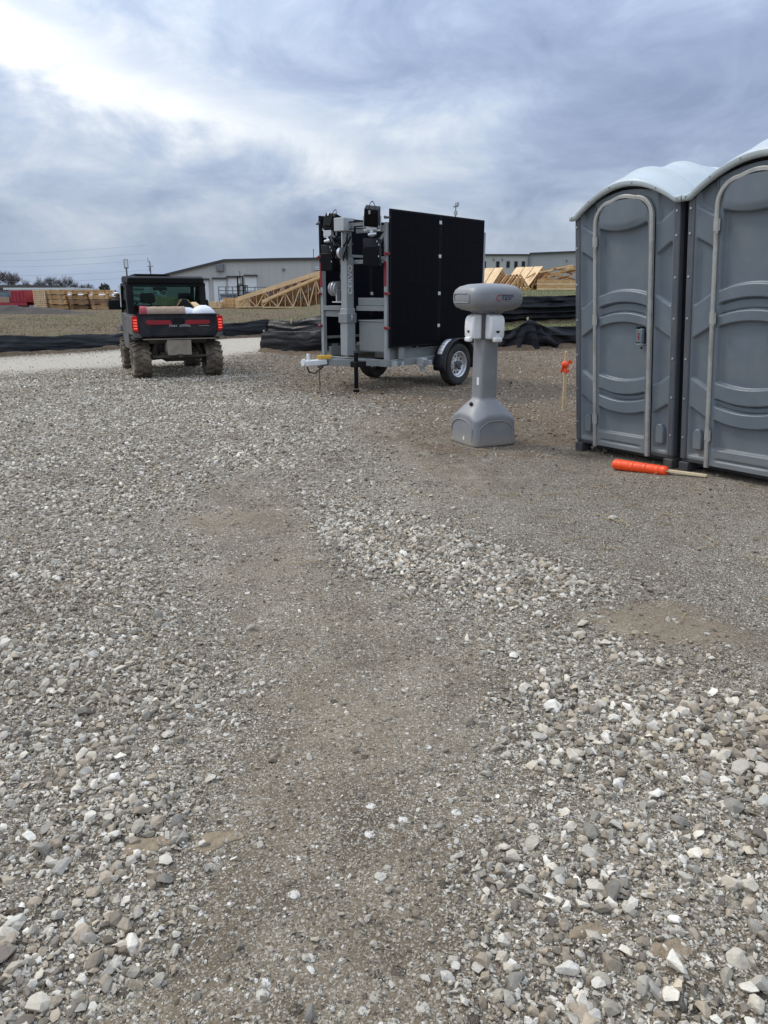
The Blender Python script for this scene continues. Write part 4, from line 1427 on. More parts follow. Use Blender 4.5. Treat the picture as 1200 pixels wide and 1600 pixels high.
# small vane of sensors behind the right panels
sv = part('sensor_pole', MB().cyl((0.55, 1.9, 2.40), (0.55, 1.9, 2.78), 0.010, n=6).box(0.50, 0.60, 1.89, 1.91, 2.72, 2.74), M['grey_steel'])
MB().cyl((0.60, 1.9, 2.74), (0.60, 1.9, 2.79), 0.022, n=8).build('sensor', M['grey_light'], sv)
MB().box(0.52, 0.58, 1.885, 1.915, 2.60, 2.66).build('sensor', M['grey_light'], sv)
# tongue with coupler, jack and chain
mb = MB()
mb.bar((-0.62, 0.02, 0.41), (-0.06, -0.56, 0.43), 0.06, 0.09)
mb.bar((0.62, 0.02, 0.41), (0.06, -0.56, 0.43), 0.06, 0.09)
mb.bar((0, 0.0, 0.41), (0, -0.66, 0.43), 0.08, 0.095)
tg = part('tongue', mb, M['grey_steel'], bevel=0.005)
mb = MB().prism([(-0.055, -1.0), (0.055, -1.0), (0.075, -0.92), (0.075, -0.60), (-0.075, -0.60), (-0.075, -0.92)], 0.40, 0.475, 'xy')
mb.box(-0.02, 0.02, -0.94, -0.90, 0.475, 0.57)
cp = mb.build('coupler', M['white_paint'], tg, bevel=0.010)
MB().cyl((0, -1.03, 0.45), (0, -1.0, 0.45), 0.05, n=12).build('coupler_nose', M['white_paint'], cp)
MB().bar((-0.03, -0.72, 0.505), (0.12, -0.54, 0.51), 0.06, 0.055).build('plug', M['yellow'], tg, bevel=0.01)
MB().bar((0.06, -0.62, 0.40), (0.03, -0.76, 0.37), 0.04, 0.02).build('chain_plate', M['alu_dark'], tg)
ch = MB()
for k in range(9):
    z = 0.36 - k * 0.037
    ch.box(0.02 - (0.008 if k % 2 else 0.003), 0.02 + (0.008 if k % 2 else 0.003), -0.72 - (0.003 if k % 2 else 0.008), -0.72 + (0.003 if k % 2 else 0.008), z - 0.022, z + 0.022)
tag(ch.build('chain', M['alu_dark'], tg), kind='stuff')
MB().tube([(0.02, -0.64, 0.37), (-0.02, -0.78, 0.28), (-0.03, -0.88, 0.30), (0.0, -0.95, 0.39)], 0.010, 6).build('cable', M['black'], tg, smooth=True)
jk = part('jack', MB().cyl((0.43, -0.30, 0.05), (0.43, -0.30, 0.58), 0.034, n=14), M['black_gloss'], smooth=True, angle=40)
MB().cyl((0.43, -0.30, -0.01), (0.43, -0.30, 0.03), 0.05, n=14).build('foot', M['black_gloss'], jk)
MB().box(0.36, 0.50, -0.36, -0.13, 0.36, 0.44).build('bracket', M['black'], jk, bevel=0.004)
MB().cyl((0.43, -0.30, 0.57), (0.43, -0.30, 0.61), 0.042, n=12).bar((0.43, -0.30, 0.60), (0.49, -0.34, 0.60), 0.014).build('crank', M['alu_dark'], jk)
# outriggers
for sx in (1, -1):
    og = part('outrigger', MB().box(min(0.80 * sx, 1.16 * sx), max(0.80 * sx, 1.16 * sx), 0.66, 0.735, 0.365, 0.435), M['grey_mast'], bevel=0.005)
    MB().box(min(0.90 * sx, 1.02 * sx), max(0.90 * sx, 1.02 * sx), 0.64, 0.755, 0.33, 0.46).build('sleeve', M['grey_light'], og, bevel=0.004)
    MB().box(min(0.93 * sx, 0.99 * sx), max(0.93 * sx, 0.99 * sx), 0.67, 0.73, 0.25, 0.33).build('stand', M['grey_light'], og)
    part('bracket', MB().box(min(0.84 * sx, 0.9 * sx), max(0.84 * sx, 0.9 * sx), 0.10, 0.17, 0.36, 0.44), M['grey_light'])
    part('bracket', MB().box(min(0.845 * sx, 0.88 * sx), max(0.845 * sx, 0.88 * sx), 0.30, 0.345, 0.36, 0.42), M['grey_light'])
    part('side_plate', MB().box(min(0.842 * sx, 0.86 * sx), max(0.842 * sx, 0.86 * sx), 0.25, 0.37, 0.46, 0.635), M['grey_steel'])
    part('side_plate', MB().box(min(0.70 * sx, 0.76 * sx), max(0.70 * sx, 0.76 * sx), 0.1, 2.3, 0.462, 0.60), M['grey_steel'])
part('axle', MB().cyl((-1.0, 1.42, 0.325), (1.0, 1.42, 0.325), 0.035, n=10), M['alu_dark'])


def trailer_wheel(sx):
    cx, cy, cz, r = 1.06 * sx, 1.42, 0.325, 0.325
    w = bpy.data.objects.new('wheel', None)
    COL.objects.link(w)
    w.parent = tr
    w.location = (cx, cy, cz)
    w.rotation_euler = (0, 0, 0 if sx > 0 else math.pi)
    tyre = MB().lathe([(0.20, -0.085), (0.225, -0.1), (0.29, -0.105), (0.316, -0.092), (r, -0.07), (r, 0.07), (0.316, 0.092), (0.29, 0.105), (0.225, 0.1), (0.20, 0.085), (0.195, 0.0), (0.20, -0.085)], (0, 0, 0), 'x', 44)
    for k in (-0.04, 0.0, 0.04):
        tyre.lathe([(r + 0.003, k - 0.014), (r + 0.006, k - 0.012), (r + 0.006, k + 0.012), (r + 0.003, k + 0.014)], (0, 0, 0), 'x', 44)
    tyre.build('tyre', M['rubber'], w, smooth=True, angle=30)
    rim = MB().lathe([(0.200, 0.088), (0.205, 0.096), (0.196, 0.098), (0.182, 0.085), (0.172, 0.045), (0.155, 0.030), (0.10, 0.030), (0.092, 0.045), (0.062, 0.05), (0.058, 0.078), (0.02, 0.082)], (0, 0, 0), 'x', 40).build('rim', M['galv'], w, smooth=True, angle=25)
    MB().lathe([(0.062, 0.05), (0.06, 0.095), (0.045, 0.105), (0.001, 0.107)], (0, 0, 0), 'x', 20).build('hub_cap', M['alu_dark'], w, smooth=True, angle=30)
    sl = MB()
    for k in range(10):
        a = 2 * math.pi * k / 10
        sl.cyl((0.033, 0.132 * math.cos(a), 0.132 * math.sin(a)), (0.0395, 0.132 * math.cos(a), 0.132 * math.sin(a)), 0.016, n=8)
    for k in range(5):
        a = 2 * math.pi * k / 5 + 0.2
        sl.cyl((0.045, 0.083 * math.cos(a), 0.083 * math.sin(a)), (0.062, 0.083 * math.cos(a), 0.083 * math.sin(a)), 0.010, n=6)
    sl.build('rim_slots', M['black'], w)
    # mudguard
    vs, fs = [], []
    n = 22
    for i in range(n + 1):
        a = math.pi * (-0.06 + 1.12 * i / n)
        rr = 0.405
        for x in (-0.135, 0.135):
            vs.append((x, -rr * math.cos(a) * 1.02, rr * math.sin(a)))
    for i in range(n):
        fs.append((2 * i, 2 * i + 1, 2 * i + 3, 2 * i + 2))
    mg = MB().add(vs, fs).build('mudguard', M['utv_body'], tr, smooth=True, solid=0.008, angle=40)
    mg.location = (cx, cy, cz)
    mg.rotation_euler = (0, 0, 0 if sx > 0 else math.pi)
    MB().tube([(0.137, -0.405 * math.cos(math.pi * (-0.06 + 1.12 * i / 20)) * 1.02, 0.405 * math.sin(math.pi * (-0.06 + 1.12 * i / 20))) for i in range(21)], 0.009, 6).build('edge_bead', M['dark_under'], mg, smooth=True)
    vs, fs = [], []
    for i in range(7):
        a = math.pi * (0.14 + 0.26 * i / 6)
        rr = 0.4115
        for x in (-0.085, 0.03):
            vs.append((x, -rr * math.cos(a) * 1.02, rr * math.sin(a)))
    for i in range(6):
        fs.append((2 * i, 2 * i + 1, 2 * i + 3, 2 * i + 2))
    st_ = MB().add(vs, fs).build('warning_sticker', M['white_plastic'], mg, smooth=True, solid=0.002)
    lines = MB()
    for i in range(5):
        a = math.pi * (0.18 + 0.045 * i)
        rr = 0.4145
        y, z = -rr * math.cos(a) * 1.02, rr * math.sin(a)
        lines.bar((-0.07, y, z), (0.012 - 0.02 * (i % 2), y, z), 0.010, 0.002, up=(0, -math.cos(a), math.sin(a)))
    lines.build('print', M['stack_grey'], mg)


trailer_wheel(1)
trailer_wheel(-1)

# ------------------------------------------------------------------ utility vehicle
UX, UY = -3.50, 13.02
utv = thing('utility_vehicle', 'muddy charcoal side by side utility vehicle seen from behind, red tail lights lit', 'utility vehicle', (UX, UY, tz(UX, UY)), R(24))


def up(name, mb, m, parent=None, **kw):
    return mb.build(name, m, parent if parent else utv, **kw)


def utv_wheel(x, y, front=False):
    r, w2 = 0.315, 0.145
    w = bpy.data.objects.new('wheel', None)
    COL.objects.link(w)
    w.parent = utv
    w.location = (x, y, r - 0.012)
    mb = MB().lathe([(0.175, -w2 * 0.8), (0.20, -w2 * 0.95), (0.255, -w2), (0.285, -w2 * 0.86), (0.292, -w2 * 0.5), (0.292, w2 * 0.5), (0.285, w2 * 0.86), (0.255, w2), (0.20, w2 * 0.95), (0.175, w2 * 0.8), (0.17, 0), (0.175, -w2 * 0.8)], (0, 0, 0), 'x', 40)
    nl = 16
    for k in range(nl):
        for sx in (-1, 1):
            a = 2 * math.pi * (k + (0.5 if sx > 0 else 0)) / nl
            # chevron lugs running out over the shoulder
            for (x0, x1, da0, da1, rr0, rr1) in ((0.008, 0.075, -0.06, 0.04, 0.300, 0.298), (0.075, 0.148, 0.04, 0.15, 0.298, 0.278)):
                p0 = (sx * x0, rr0 * math.cos(a + da0), rr0 * math.sin(a + da0))
                p1 = (sx * x1, rr1 * math.cos(a + da1), rr1 * math.sin(a + da1))
                mb.bar(p0, p1, 0.040, 0.036, up=(0, math.cos(a), math.sin(a)))
    mb.build('tyre', M['mud_rubber'], w, smooth=True, angle=25)
    s = -1 if x < 0 else 1
    MB().lathe([(0.172, s * 0.12), (0.16, s * 0.10), (0.14, s * 0.05), (0.06, s * 0.045), (0.05, s * 0.07), (0.002, s * 0.072)], (0, 0, 0), 'x', 28).build('rim', M['dust_metal'], w, smooth=True, angle=30)
    return w


for x, y in ((-0.615, 0.42), (0.615, 0.42), (-0.60, 2.42), (0.60, 2.42)):
    utv_wheel(x, y)
# underside
mb = MB().box(-0.30, 0.30, 0.1, 2.9, 0.34, 0.44).box(-0.22, 0.22, 0.25, 0.95, 0.28, 0.62).box(-0.48, 0.48, 0.10, 0.95, 0.60, 0.70)
up('chassis', mb, M['dark_under'], bevel=0.01)
for sx in (-1, 1):
    up('suspension_arm', MB().bar((sx * 0.2, 0.35, 0.36), (sx * 0.56, 0.42, 0.30), 0.05, 0.04).bar((sx * 0.2, 0.6, 0.38), (sx * 0.56, 0.44, 0.31), 0.05, 0.04).bar((sx * 0.22, 0.35, 0.52), (sx * 0.54, 0.42, 0.42), 0.035), M['dark_under'])
    up('shock_absorber', MB().cyl((sx * 0.30, 0.30, 0.66), (sx * 0.45, 0.36, 0.34), 0.045, n=10), M['dark_under'], smooth=True)
    up('half_shaft', MB().cyl((sx * 0.15, 0.42, 0.34), (sx * 0.56, 0.42, 0.31), 0.022, n=8), M['dark_under'])
up('muffler', MB().cyl((-0.22, 0.13, 0.54), (0.20, 0.13, 0.54), 0.105, n=18).cyl((0.1, 0.1, 0.50), (0.1, 0.04, 0.48), 0.03, n=10), M['dust_metal'], smooth=True, angle=40)
up('rear_plate', MB().box(-0.21, 0.20, 0.0, 0.035, 0.40, 0.655), M['dust_metal'], bevel=0.012)
up('hitch', MB().box(-0.04, 0.04, -0.03, 0.15, 0.36, 0.42).box(-0.45, 0.45, 0.05, 0.09, 0.36, 0.40), M['dark_under'], bevel=0.004)
up('rear_bumper', MB().box(-0.60, 0.62, 0.0, 0.03, 0.665, 0.685), M['dust_metal'], bevel=0.004)
# cargo bed
mb = MB()
mb.box(-0.70, 0.70, 0.03, 1.05, 0.705, 0.965)
mb.box(-0.72, -0.67, 0.03, 1.05, 0.73, 1.075)
mb.box(0.67, 0.72, 0.03, 1.05, 0.73, 1.075)
mb.box(-0.67, 0.67, 1.01, 1.05, 0.73, 1.075)
bed = up('cargo_bed', mb, M['utv_body'], bevel=0.012)
for sx in (-1, 1):
    MB().prism([(0.04, 0.74), (1.04, 0.74), (1.04, 1.05), (0.5, 1.06), (0.04, 1.05)], sx * 0.722, sx * 0.748, 'yz').build('side_panel', M['utv_dusty'], bed, bevel=0.01)
# tailgate
mb = MB().prism([(-0.62, 0.715), (0.62, 0.715), (0.655, 0.80), (0.655, 1.07), (-0.655, 1.07), (-0.655, 0.80)], -0.03, 0.028)
tgate = up('tailgate', mb, M['utv_body'], bevel=0.014)
MB().prism([(-0.50, 0.735), (0.50, 0.735), (0.36, 0.845), (0.15, 0.875), (-0.15, 0.875), (-0.36, 0.845)], -0.040, -0.031).build('tailgate_bulge', M['utv_body'], tgate, bevel=0.008)
MB().box(-0.655, 0.655, -0.045, 0.0, 1.072, 1.092).build('top_lip', M['utv_dark'], tgate, bevel=0.006)
for sx in (-1, 1):
    MB().prism([(sx * 0.10, 0.915), (sx * 0.50, 0.915), (sx * 0.54, 0.945), (sx * 0.52, 0.985), (sx * 0.13, 0.985)], -0.038, -0.0315).build('red_panel', M['red_panel'], tgate, bevel=0.004)
MB().box(-0.09, 0.09, -0.041, -0.031, 0.935, 1.02).build('latch', M['utv_dark'], tgate, bevel=0.006)
mb = MB()            # the two worn words are past reading: broken letter strokes of the same width and height
rl = random.Random(17)
for x0, n in ((-0.155, 5), (0.015, 7)):
    for k in range(n):
        x = x0 + k * 0.027
        mb.box(x, x + 0.008, -0.0425, -0.0405, 0.876, 0.911)
        zz = rl.choice((0.876, 0.889, 0.903))
        mb.box(x + 0.008, x + 0.021, -0.0425, -0.0405, zz, zz + 0.009)
tag(mb.build('tailgate_lettering', M['faded_white'], tgate), kind='stuff')
MB().box(0.34, 0.52, -0.0395, -0.0312, 0.888, 0.893).build('trim_line', M['grey_light'], tgate)
for sx in (-1, 1):
    tl = up('tail_light', MB().prism([(sx * 0.66, 0.80), (sx * 0.72, 0.80), (sx * 0.755, 0.86), (sx * 0.755, 1.05), (sx * 0.68, 1.06), (sx * 0.66, 1.03)], -0.035, 0.06), M['taillight'], bevel=0.006)
    for z in (0.845, 0.89, 0.935, 0.98):
        MB().box(min(sx * 0.675, sx * 0.735), max(sx * 0.675, sx * 0.735), -0.040, -0.034, z, z + 0.022).build('light_bar', M['taillight_hot'], tl)
    up('quarter_panel', MB().prism([(sx * 0.60, 0.700), (sx * 0.735, 0.705), (sx * 0.752, 0.79), (sx * 0.66, 0.79)], -0.02, 0.10), M['utv_dusty'], bevel=0.008)
    # rear mudguard over the wheel
    vs, fs = [], []
    for i in range(13):
        a = math.pi * (0.34 + 0.62 * i / 12)
        for x in (0.50, 0.745):
            vs.append((sx * x, 0.42 - 0.385 * math.cos(a), 0.33 + 0.375 * math.sin(a)))
    for i in range(12):
        fs.append((2 * i, 2 * i + 1, 2 * i + 3, 2 * i + 2))
    up('mudguard', MB().add(vs, fs), M['dark_under'], smooth=True, solid=0.012)
# cab: body tub, doors, pillars, roof
mb = MB().prism([(1.06, 0.42), (2.0, 0.42), (2.0, 0.95), (1.06, 1.05)], -0.60, 0.60, 'yz')
mb.prism([(2.30, 0.50), (3.02, 0.55), (3.02, 0.80), (2.75, 0.98), (2.15, 1.06), (2.15, 0.60)], -0.62, 0.62, 'yz')
up('cab_tub', mb, M['utv_dark'], bevel=0.02)
for sx in (-1, 1):
    dr = up('door', MB().prism([(1.10, 0.45), (1.98, 0.45), (2.12, 0.62), (2.12, 1.08), (1.10, 1.08)], sx * 0.665, sx * 0.715, 'yz'), M['utv_dusty'], bevel=0.012)
    fr_ = MB()
    for a, b in (((1.12, 1.08), (1.12, 1.58)), ((1.12, 1.58), (1.78, 1.58)), ((1.78, 1.58), (2.10, 1.08))):
        fr_.bar((sx * 0.69, a[0], a[1]), (sx * 0.68, b[0], b[1]), 0.05, 0.05)
    fr_.build('window_frame', M['utv_dark'], dr)
    MB().prism([(1.14, 1.08), (1.14, 1.56), (1.77, 1.56), (2.08, 1.08)], sx * 0.683, sx * 0.689, 'yz').build('window', M['cab_glass'], dr)
    MB().box(min(sx * 0.715, sx * 0.735), max(sx * 0.715, sx * 0.735), 1.15, 1.27, 0.96, 1.0).build('handle', M['black'], dr)
    up('pillar', MB().bar((sx * 0.64, 1.02, 0.95), (sx * 0.625, 1.06, 1.64), 0.10, 0.09), M['utv_dark'], bevel=0.01)
    up('pillar', MB().bar((sx * 0.64, 2.22, 1.0), (sx * 0.60, 1.82, 1.64), 0.07, 0.07), M['utv_dark'], bevel=0.01)
    mr = up('mirror', MB().box(min(sx * 0.72, sx * 0.94), max(sx * 0.72, sx * 0.94), 2.05, 2.12, 1.13, 1.31), M['utv_dark'], bevel=0.02)
    MB().bar((sx * 0.64, 2.12, 1.08), (sx * 0.74, 2.10, 1.18), 0.03).build('mirror_arm', M['utv_dark'], mr)
    up('fender', MB().prism([(2.05, 0.74), (2.85, 0.70), (2.88, 0.78), (2.10, 0.84)], sx * 0.50, sx * 0.76, 'yz'), M['utv_dusty'], bevel=0.01)
rf = up('roof', MB().prism([(0.98, 1.585), (0.96, 1.69), (1.10, 1.725), (1.95, 1.735), (2.05, 1.68), (2.05, 1.62)], -0.665, 0.665, 'yz'), M['utv_dark'], bevel=0.02)
MB().box(-0.52, 0.10, 1.1, 1.9, 1.736, 1.758).build('roof_ridge', M['utv_body'], rf, bevel=0.008)
up('rear_header', MB().box(-0.60, 0.60, 1.0, 1.06, 1.55, 1.60).box(-0.60, 0.60, 1.0, 1.06, 1.04, 1.11), M['utv_dark'])
up('rear_window', MB().box(-0.58, 0.58, 1.025, 1.031, 1.11, 1.55), M['cab_glass'])
up('windscreen', MB().add([(-0.58, 2.2, 1.05), (0.58, 2.2, 1.05), (0.56, 1.85, 1.60), (-0.56, 1.85, 1.60)], [(0, 1, 2, 3)]), M['cab_glass'], solid=0.005)
up('dashboard', MB().prism([(1.85, 0.75), (2.2, 0.75), (2.2, 1.06), (1.95, 1.05), (1.85, 0.95)], -0.58, 0.58, 'yz'), M['utv_dark'], bevel=0.02)
up('steering_wheel', MB().tube([(-0.33 + 0.17 * math.cos(2 * math.pi * k / 20), 1.78 + 0.06 * math.sin(2 * math.pi * k / 20), 1.14 + 0.15 * math.sin(2 * math.pi * k / 20)) for k in range(20)], 0.016, 6, closed=True), M['black'])
for x in (-0.33, 0.34):
    se = up('seat', MB().box(x - 0.24, x + 0.24, 1.25, 1.62, 0.62, 0.78), M['black'], bevel=0.04)
    MB().prism([(1.16, 0.74), (1.27, 0.74), (1.22, 1.22), (1.12, 1.22)], x - 0.23, x + 0.23, 'yz').build('seat_back', M['black'], se, bevel=0.04)
    MB().box(x - 0.13, x + 0.13, 1.10, 1.18, 1.25, 1.43).build('headrest', M['black'], se, bevel=0.04)
up('roll_bar', MB().tube([(-0.60, 1.12, 1.1), (-0.58, 1.12, 1.56), (0.58, 1.12, 1.56), (0.60, 1.12, 1.1)], 0.028, 8).tube([(0.0, 1.85, 1.57), (0.0, 1.12, 1.57)], 0.024, 8), M['black'])
up('rear_view_mirror', MB().box(-0.13, 0.13, 1.84, 1.87, 1.48, 1.54), M['black'], bevel=0.01)
up('cab_box', MB().box(0.20, 0.56, 1.13, 1.24, 1.04, 1.30), M['black'], bevel=0.03)
# flag lamp on a rod at the left pillar
lp = up('marker_lamp', MB().cyl((-0.655, 1.05, 1.55), (-0.655, 1.05, 1.86), 0.013, n=8), M['alu_dark'])
MB().box(-0.692, -0.618, 1.03, 1.07, 1.84, 2.00).build('lamp_case', M['stack_grey'], lp, bevel=0.008)
MB().box(-0.680, -0.630, 1.022, 1.030, 1.86, 1.985).build('lamp_lens', M['led'], lp)
up('antenna', MB().cyl((-0.70, 1.04, 0.95), (-0.70, 1.04, 1.60), 0.012, n=6), M['utv_dusty'])

# load lying in the bed (things of their own)
UM = Matrix.Translation((UX, UY, tz(UX, UY))) @ Matrix.Rotation(R(24), 4, 'Z')


def on_utv(name, label, cat, loc):
    o = thing(name, label, cat)
    o.matrix_world = UM @ Matrix.Translation(loc)
    return o


tubeo = on_utv('paper_roll', 'brown paper wrapped roll with a red end lying across the cargo bed', 'roll', (-0.55, 0.42, 0.996))
MB().lathe([(0.02, 0.0), (0.115, 0.0), (0.12, 0.02)] + [(0.118 + 0.004 * math.sin(k * 2.1), 0.02 + k * 0.055) for k in range(1, 14)] + [(0.02, 0.78)], (0, 0, 0.09), 'x', 24).build('paper_wrap', M['kraft'], tubeo, smooth=True, angle=40)
MB().lathe([(0.122, -0.012), (0.128, 0.0), (0.126, 0.085), (0.119, 0.09)], (0, 0, 0.09), 'x', 24).lathe([(0.01, -0.013), (0.122, -0.012)], (0, 0, 0.09), 'x', 24).build('red_cap', M['red_steel'], tubeo, smooth=True)
MB().lathe([(0.119, 0.72), (0.11, 0.76), (0.105, 0.84), (0.09, 0.885), (0.02, 0.90)], (0, 0, 0.085), 'x', 20).build('white_end', M['bag'], tubeo, smooth=True)
for k, (x, y, z, a, b, h, nm) in enumerate([(0.49, 0.28, 1.125, 0.20, 0.20, 0.12, 'plump white sack bulging over the tailgate by the right tail light'), (0.40, 0.64, 1.125, 0.14, 0.16, 0.17, 'small cream sack behind the plump white one in the cargo bed')]):
    bgo = on_utv('sack', nm, 'sack', (x, y, z))
    rings_ = []
    for i in range(9):
        t = i / 8
        rr = math.sin(math.pi * min(1, 0.12 + 0.86 * t)) ** 0.5
        rings_.append([(p[0] * (1 + 0.06 * math.sin(6 * t + j)), p[1], p[2]) for j, p in enumerate(sq(a * rr, b * rr, 2.6, -0.16 + (h + 0.14) * t, 20))])
    MB().rings(rings_).build('sack_body', M['bag'] if k == 0 else M['lumber_pale'], bgo, smooth=True, angle=80)
crate_ = on_utv('tool_bag', 'dark tool bag with thin yellow straps between the roll and the sacks', 'bag', (0.22, 0.60, 1.0))
MB().prism([(-0.15, -0.035), (0.15, -0.035), (0.15, 0.20), (0.04, 0.33), (-0.06, 0.33), (-0.15, 0.22)], -0.12, 0.12).build('bag_body', M['black'], crate_, bevel=0.02)
MB().bar((0.04, -0.128, 0.32), (0.15, -0.128, 0.19), 0.016, 0.006, up=(0, 1, 0)).bar((-0.06, -0.128, 0.32), (-0.15, -0.128, 0.2), 0.016, 0.006, up=(0, 1, 0)).build('strap', M['strap'], crate_)
# ------------------------------------------------------------------ silt fences
M['toe_soil'] = mat('piled_brown_soil', (0.12, 0.082, 0.05), 0.95, var=0.4, scale=9, bump=1.0, bscale=40)

def silt_fence(label, pts, hgt, seed, lean=0.10, group='black silt fences along the yard edge', stakes=(), step=0.09, fold=1.0, slump=0.05, pleats=(), peak=None):
    """pts: ground line; hgt: (fraction, height) profile; stakes: fractions where a stake shows"""
    root = thing('silt_fence', label, 'silt fence', (pts[0][0], pts[0][1], tz(*pts[0])), 0, group)
    O = Vector(root.location)
    P2 = [Vector(p) for p in pts]
    seg = [(b - a).length for a, b in zip(P2[:-1], P2[1:])]
    tot = sum(seg)

    def at(f):
        d = f * tot
        for (a, b), s in zip(zip(P2[:-1], P2[1:]), seg):
            if d <= s or b is P2[-1]:
                return a + (b - a) * min(1, d / s), (b - a).normalized()
            d -= s
    nu, nv = int(tot / step), 26
    hx, hy = zip(*hgt)

    def fn(a, b):
        p, t = at(a)
        n = Vector((-t.y, t.x))
        if n.y > 0:
            n = -n
        h = float(np.interp(a, hx, hy))
        L = a * tot
        h *= 1 + slump * mnoise.noise(Vector((L * 0.9, seed, 0))) + 0.5 * slump * mnoise.noise(Vector((L * 3.1, seed + 4, 0)))
        bel = math.sin(math.pi * b) * 0.05 * (1 + mnoise.noise(Vector((L * 0.7, 3, seed))))
        rip = fold * (0.035 * mnoise.noise(Vector((L * 1.1 + b * 1.5, b * 5.5, seed))) + 0.02 * mnoise.noise(Vector((L * 3.5 + b * 3, b * 9, seed + 9))))
        for pk, (pb, pa) in enumerate(pleats):
            c0 = pb + 0.10 * mnoise.noise(Vector((L * 0.45, seed + pk * 5, 2))) 
            rip += pa * max(0.0, 1 - abs(b - c0) / 0.07) ** 1.3 * (0.75 + 0.5 * mnoise.noise(Vector((L * 0.9, pk, seed))))
        if peak is not None:
            dd = L - peak * tot
            rip += 0.10 * math.sin(15 * math.atan2(dd, 0.25 + 0.9 * (1 - b))) * math.exp(-(dd / 1.1) ** 2) * (1 - 0.4 * b)
        off = lean * (1 - b) * 0.6 + bel + rip
        q = p + n * (off + 0.0)
        z = tz(q.x, q.y) - 0.03 + (h + 0.03) * b
        return (q.x - O.x, q.y - O.y, z - O.z)
    MB().grid(fn, nu, nv).build('fabric', M['fabric'], root, smooth=True, solid=0.006, angle=180)
    # toe of the fabric spread over the ground
    def toe(a, b):
        p, t = at(a)
        n = Vector((-t.y, t.x))
        if n.y > 0:
            n = -n
        L = a * tot
        w = 0.16 + 0.10 * mnoise.noise(Vector((L * 0.8, seed + 2, 1)))
        q = p + n * (lean * 0.6 + w * b)
        z = tz(q.x, q.y) + 0.085 * (1 - b) ** 1.5 * (1 + 0.8 * mnoise.noise(Vector((L * 1.7, 0, seed)))) - 0.015 * b + 0.03 * mnoise.noise(Vector((L * 4.5, b * 3, seed)))
        return (q.x - O.x, q.y - O.y, z - O.z)
    MB().grid(toe, nu, 4).build('soil_toe', M['toe_soil'], root, smooth=True, solid=0.006, angle=180)
    for k, f in enumerate(stakes):
        p, t = at(f)
        n = Vector((-t.y, t.x))
        if n.y > 0:
            n = -n
        h = float(np.interp(f, hx, hy))
        q = p + n * (0.035 if k % 2 else -0.03)
        z = tz(q.x, q.y)
        ln = Vector((0.03 * math.sin(seed + k * 2), 0.02, 0))
        MB().bar((q.x - O.x, q.y - O.y, z - O.z - 0.05), (q.x - O.x + ln.x, q.y - O.y, z - O.z + h + 0.04), 0.035, 0.035, up=(0, 1, 0)).build('stake', M['stake'], root, bevel=0.004)
    return root


silt_fence('long low black silt fence along the pale road, left of the utility vehicle', [(-17.0, 12.6), (-13, 15.2), (-9.05, 17.83), (-7.95, 18.81), (-6.86, 20.33)],
           [(0, 0.30), (0.45, 0.32), (0.62, 0.38), (0.75, 0.46), (1, 0.36)], 1, 0.45, slump=0.16, stakes=(0.2, 0.5))
silt_fence('black silt fence humped up just right of the utility vehicle, beyond the road', [(-6.80, 20.45), (-5.05, 23.55), (-3.68, 24.33), (-2.05, 23.3), (0.0, 20.9)],
           [(0, 0.38), (0.35, 0.42), (0.5, 0.50), (0.75, 0.55), (1, 0.55)], 2, 0.35, slump=0.10, stakes=(0.4, 0.6))
silt_fence('end of a dark silt fence with a post, standing left of the solar trailer', [(-3.05, 19.19), (-2.34, 18.43), (-1.58, 17.85), (-0.2, 17.5)],
           [(0, 0.48), (0.3, 0.52), (1, 0.55)], 3, 0.12, stakes=(0.0,), fold=0.6, slump=0.02)
silt_fence('tall black silt fence with slack horizontal folds, on the grassy bank', [(0.2, 20.7), (1.73, 20.73), (3.43, 21.3), (5.84, 22.4), (9.0, 23.5)],
           [(0, 0.66), (0.3, 0.70), (0.6, 0.74), (1, 0.80)], 4, 0.10, stakes=(0.34, 0.66, 0.9), fold=1.6, slump=0.04, pleats=((0.22, 0.10), (0.42, 0.13), (0.62, 0.12), (0.82, 0.05)))
silt_fence('black silt fence pulled up to one peak, at the foot of the bank', [(0.4, 17.1), (2.2, 17.2), (2.77, 17.25), (3.68, 17.46), (4.45, 17.61), (8.0, 18.3)],
           [(0, 0.36), (0.25, 0.38), (0.33, 0.43), (0.372, 0.64), (0.383, 0.64), (0.43, 0.45), (0.5, 0.45), (1, 0.46)], 5, 0.30, stakes=(0.378,), fold=0.8, slump=0.03, pleats=((0.62, 0.05),), peak=0.378)

# ------------------------------------------------------------------ warehouses
wh = thing('warehouse', 'long pale metal warehouse with white dock doors and a sloping roof edge', 'warehouse', (0, 116, 0.2))
poly = [(-32.7, 0), (-32.7, 4.1), (-23.7, 6.18), (-15, 6.36), (-9.5, 6.42), (2, 6.5), (2, 0)]
MB().prism(poly, 0, 45).build('wall', M['wall_siding'], wh)
seam = MB()
for k in range(32):
    x = -32.0 + k * 1.06
    zt = float(np.interp(x, [-32.7, -23.7, -15, -9.5, 2], [4.1, 6.18, 6.36, 6.42, 6.5]))
    seam.box(x - 0.03, x + 0.03, -0.03, 0.0, 0.2, zt - 0.3)
tag(seam.build('siding_ribs', M['wall_siding'], wh), kind='stuff')
MB().box(-14.0 + 3.2, 2, -0.05, -0.002, 0.2, 6.1).build('wall_panel', M['wall_siding_dim'], wh)
mb = MB()
top = [(-32.9, 4.05), (-23.7, 6.18), (-15, 6.36), (-9.5, 6.42), (2.1, 6.5)]
for a, b in zip(top[:-1], top[1:]):
    mb.bar((a[0], -0.15, a[1] + 0.10), (b[0], -0.15, b[1] + 0.10), 0.5, 0.30)
mb.build('roof_trim', M['trim_dark'], wh)
mb = MB()
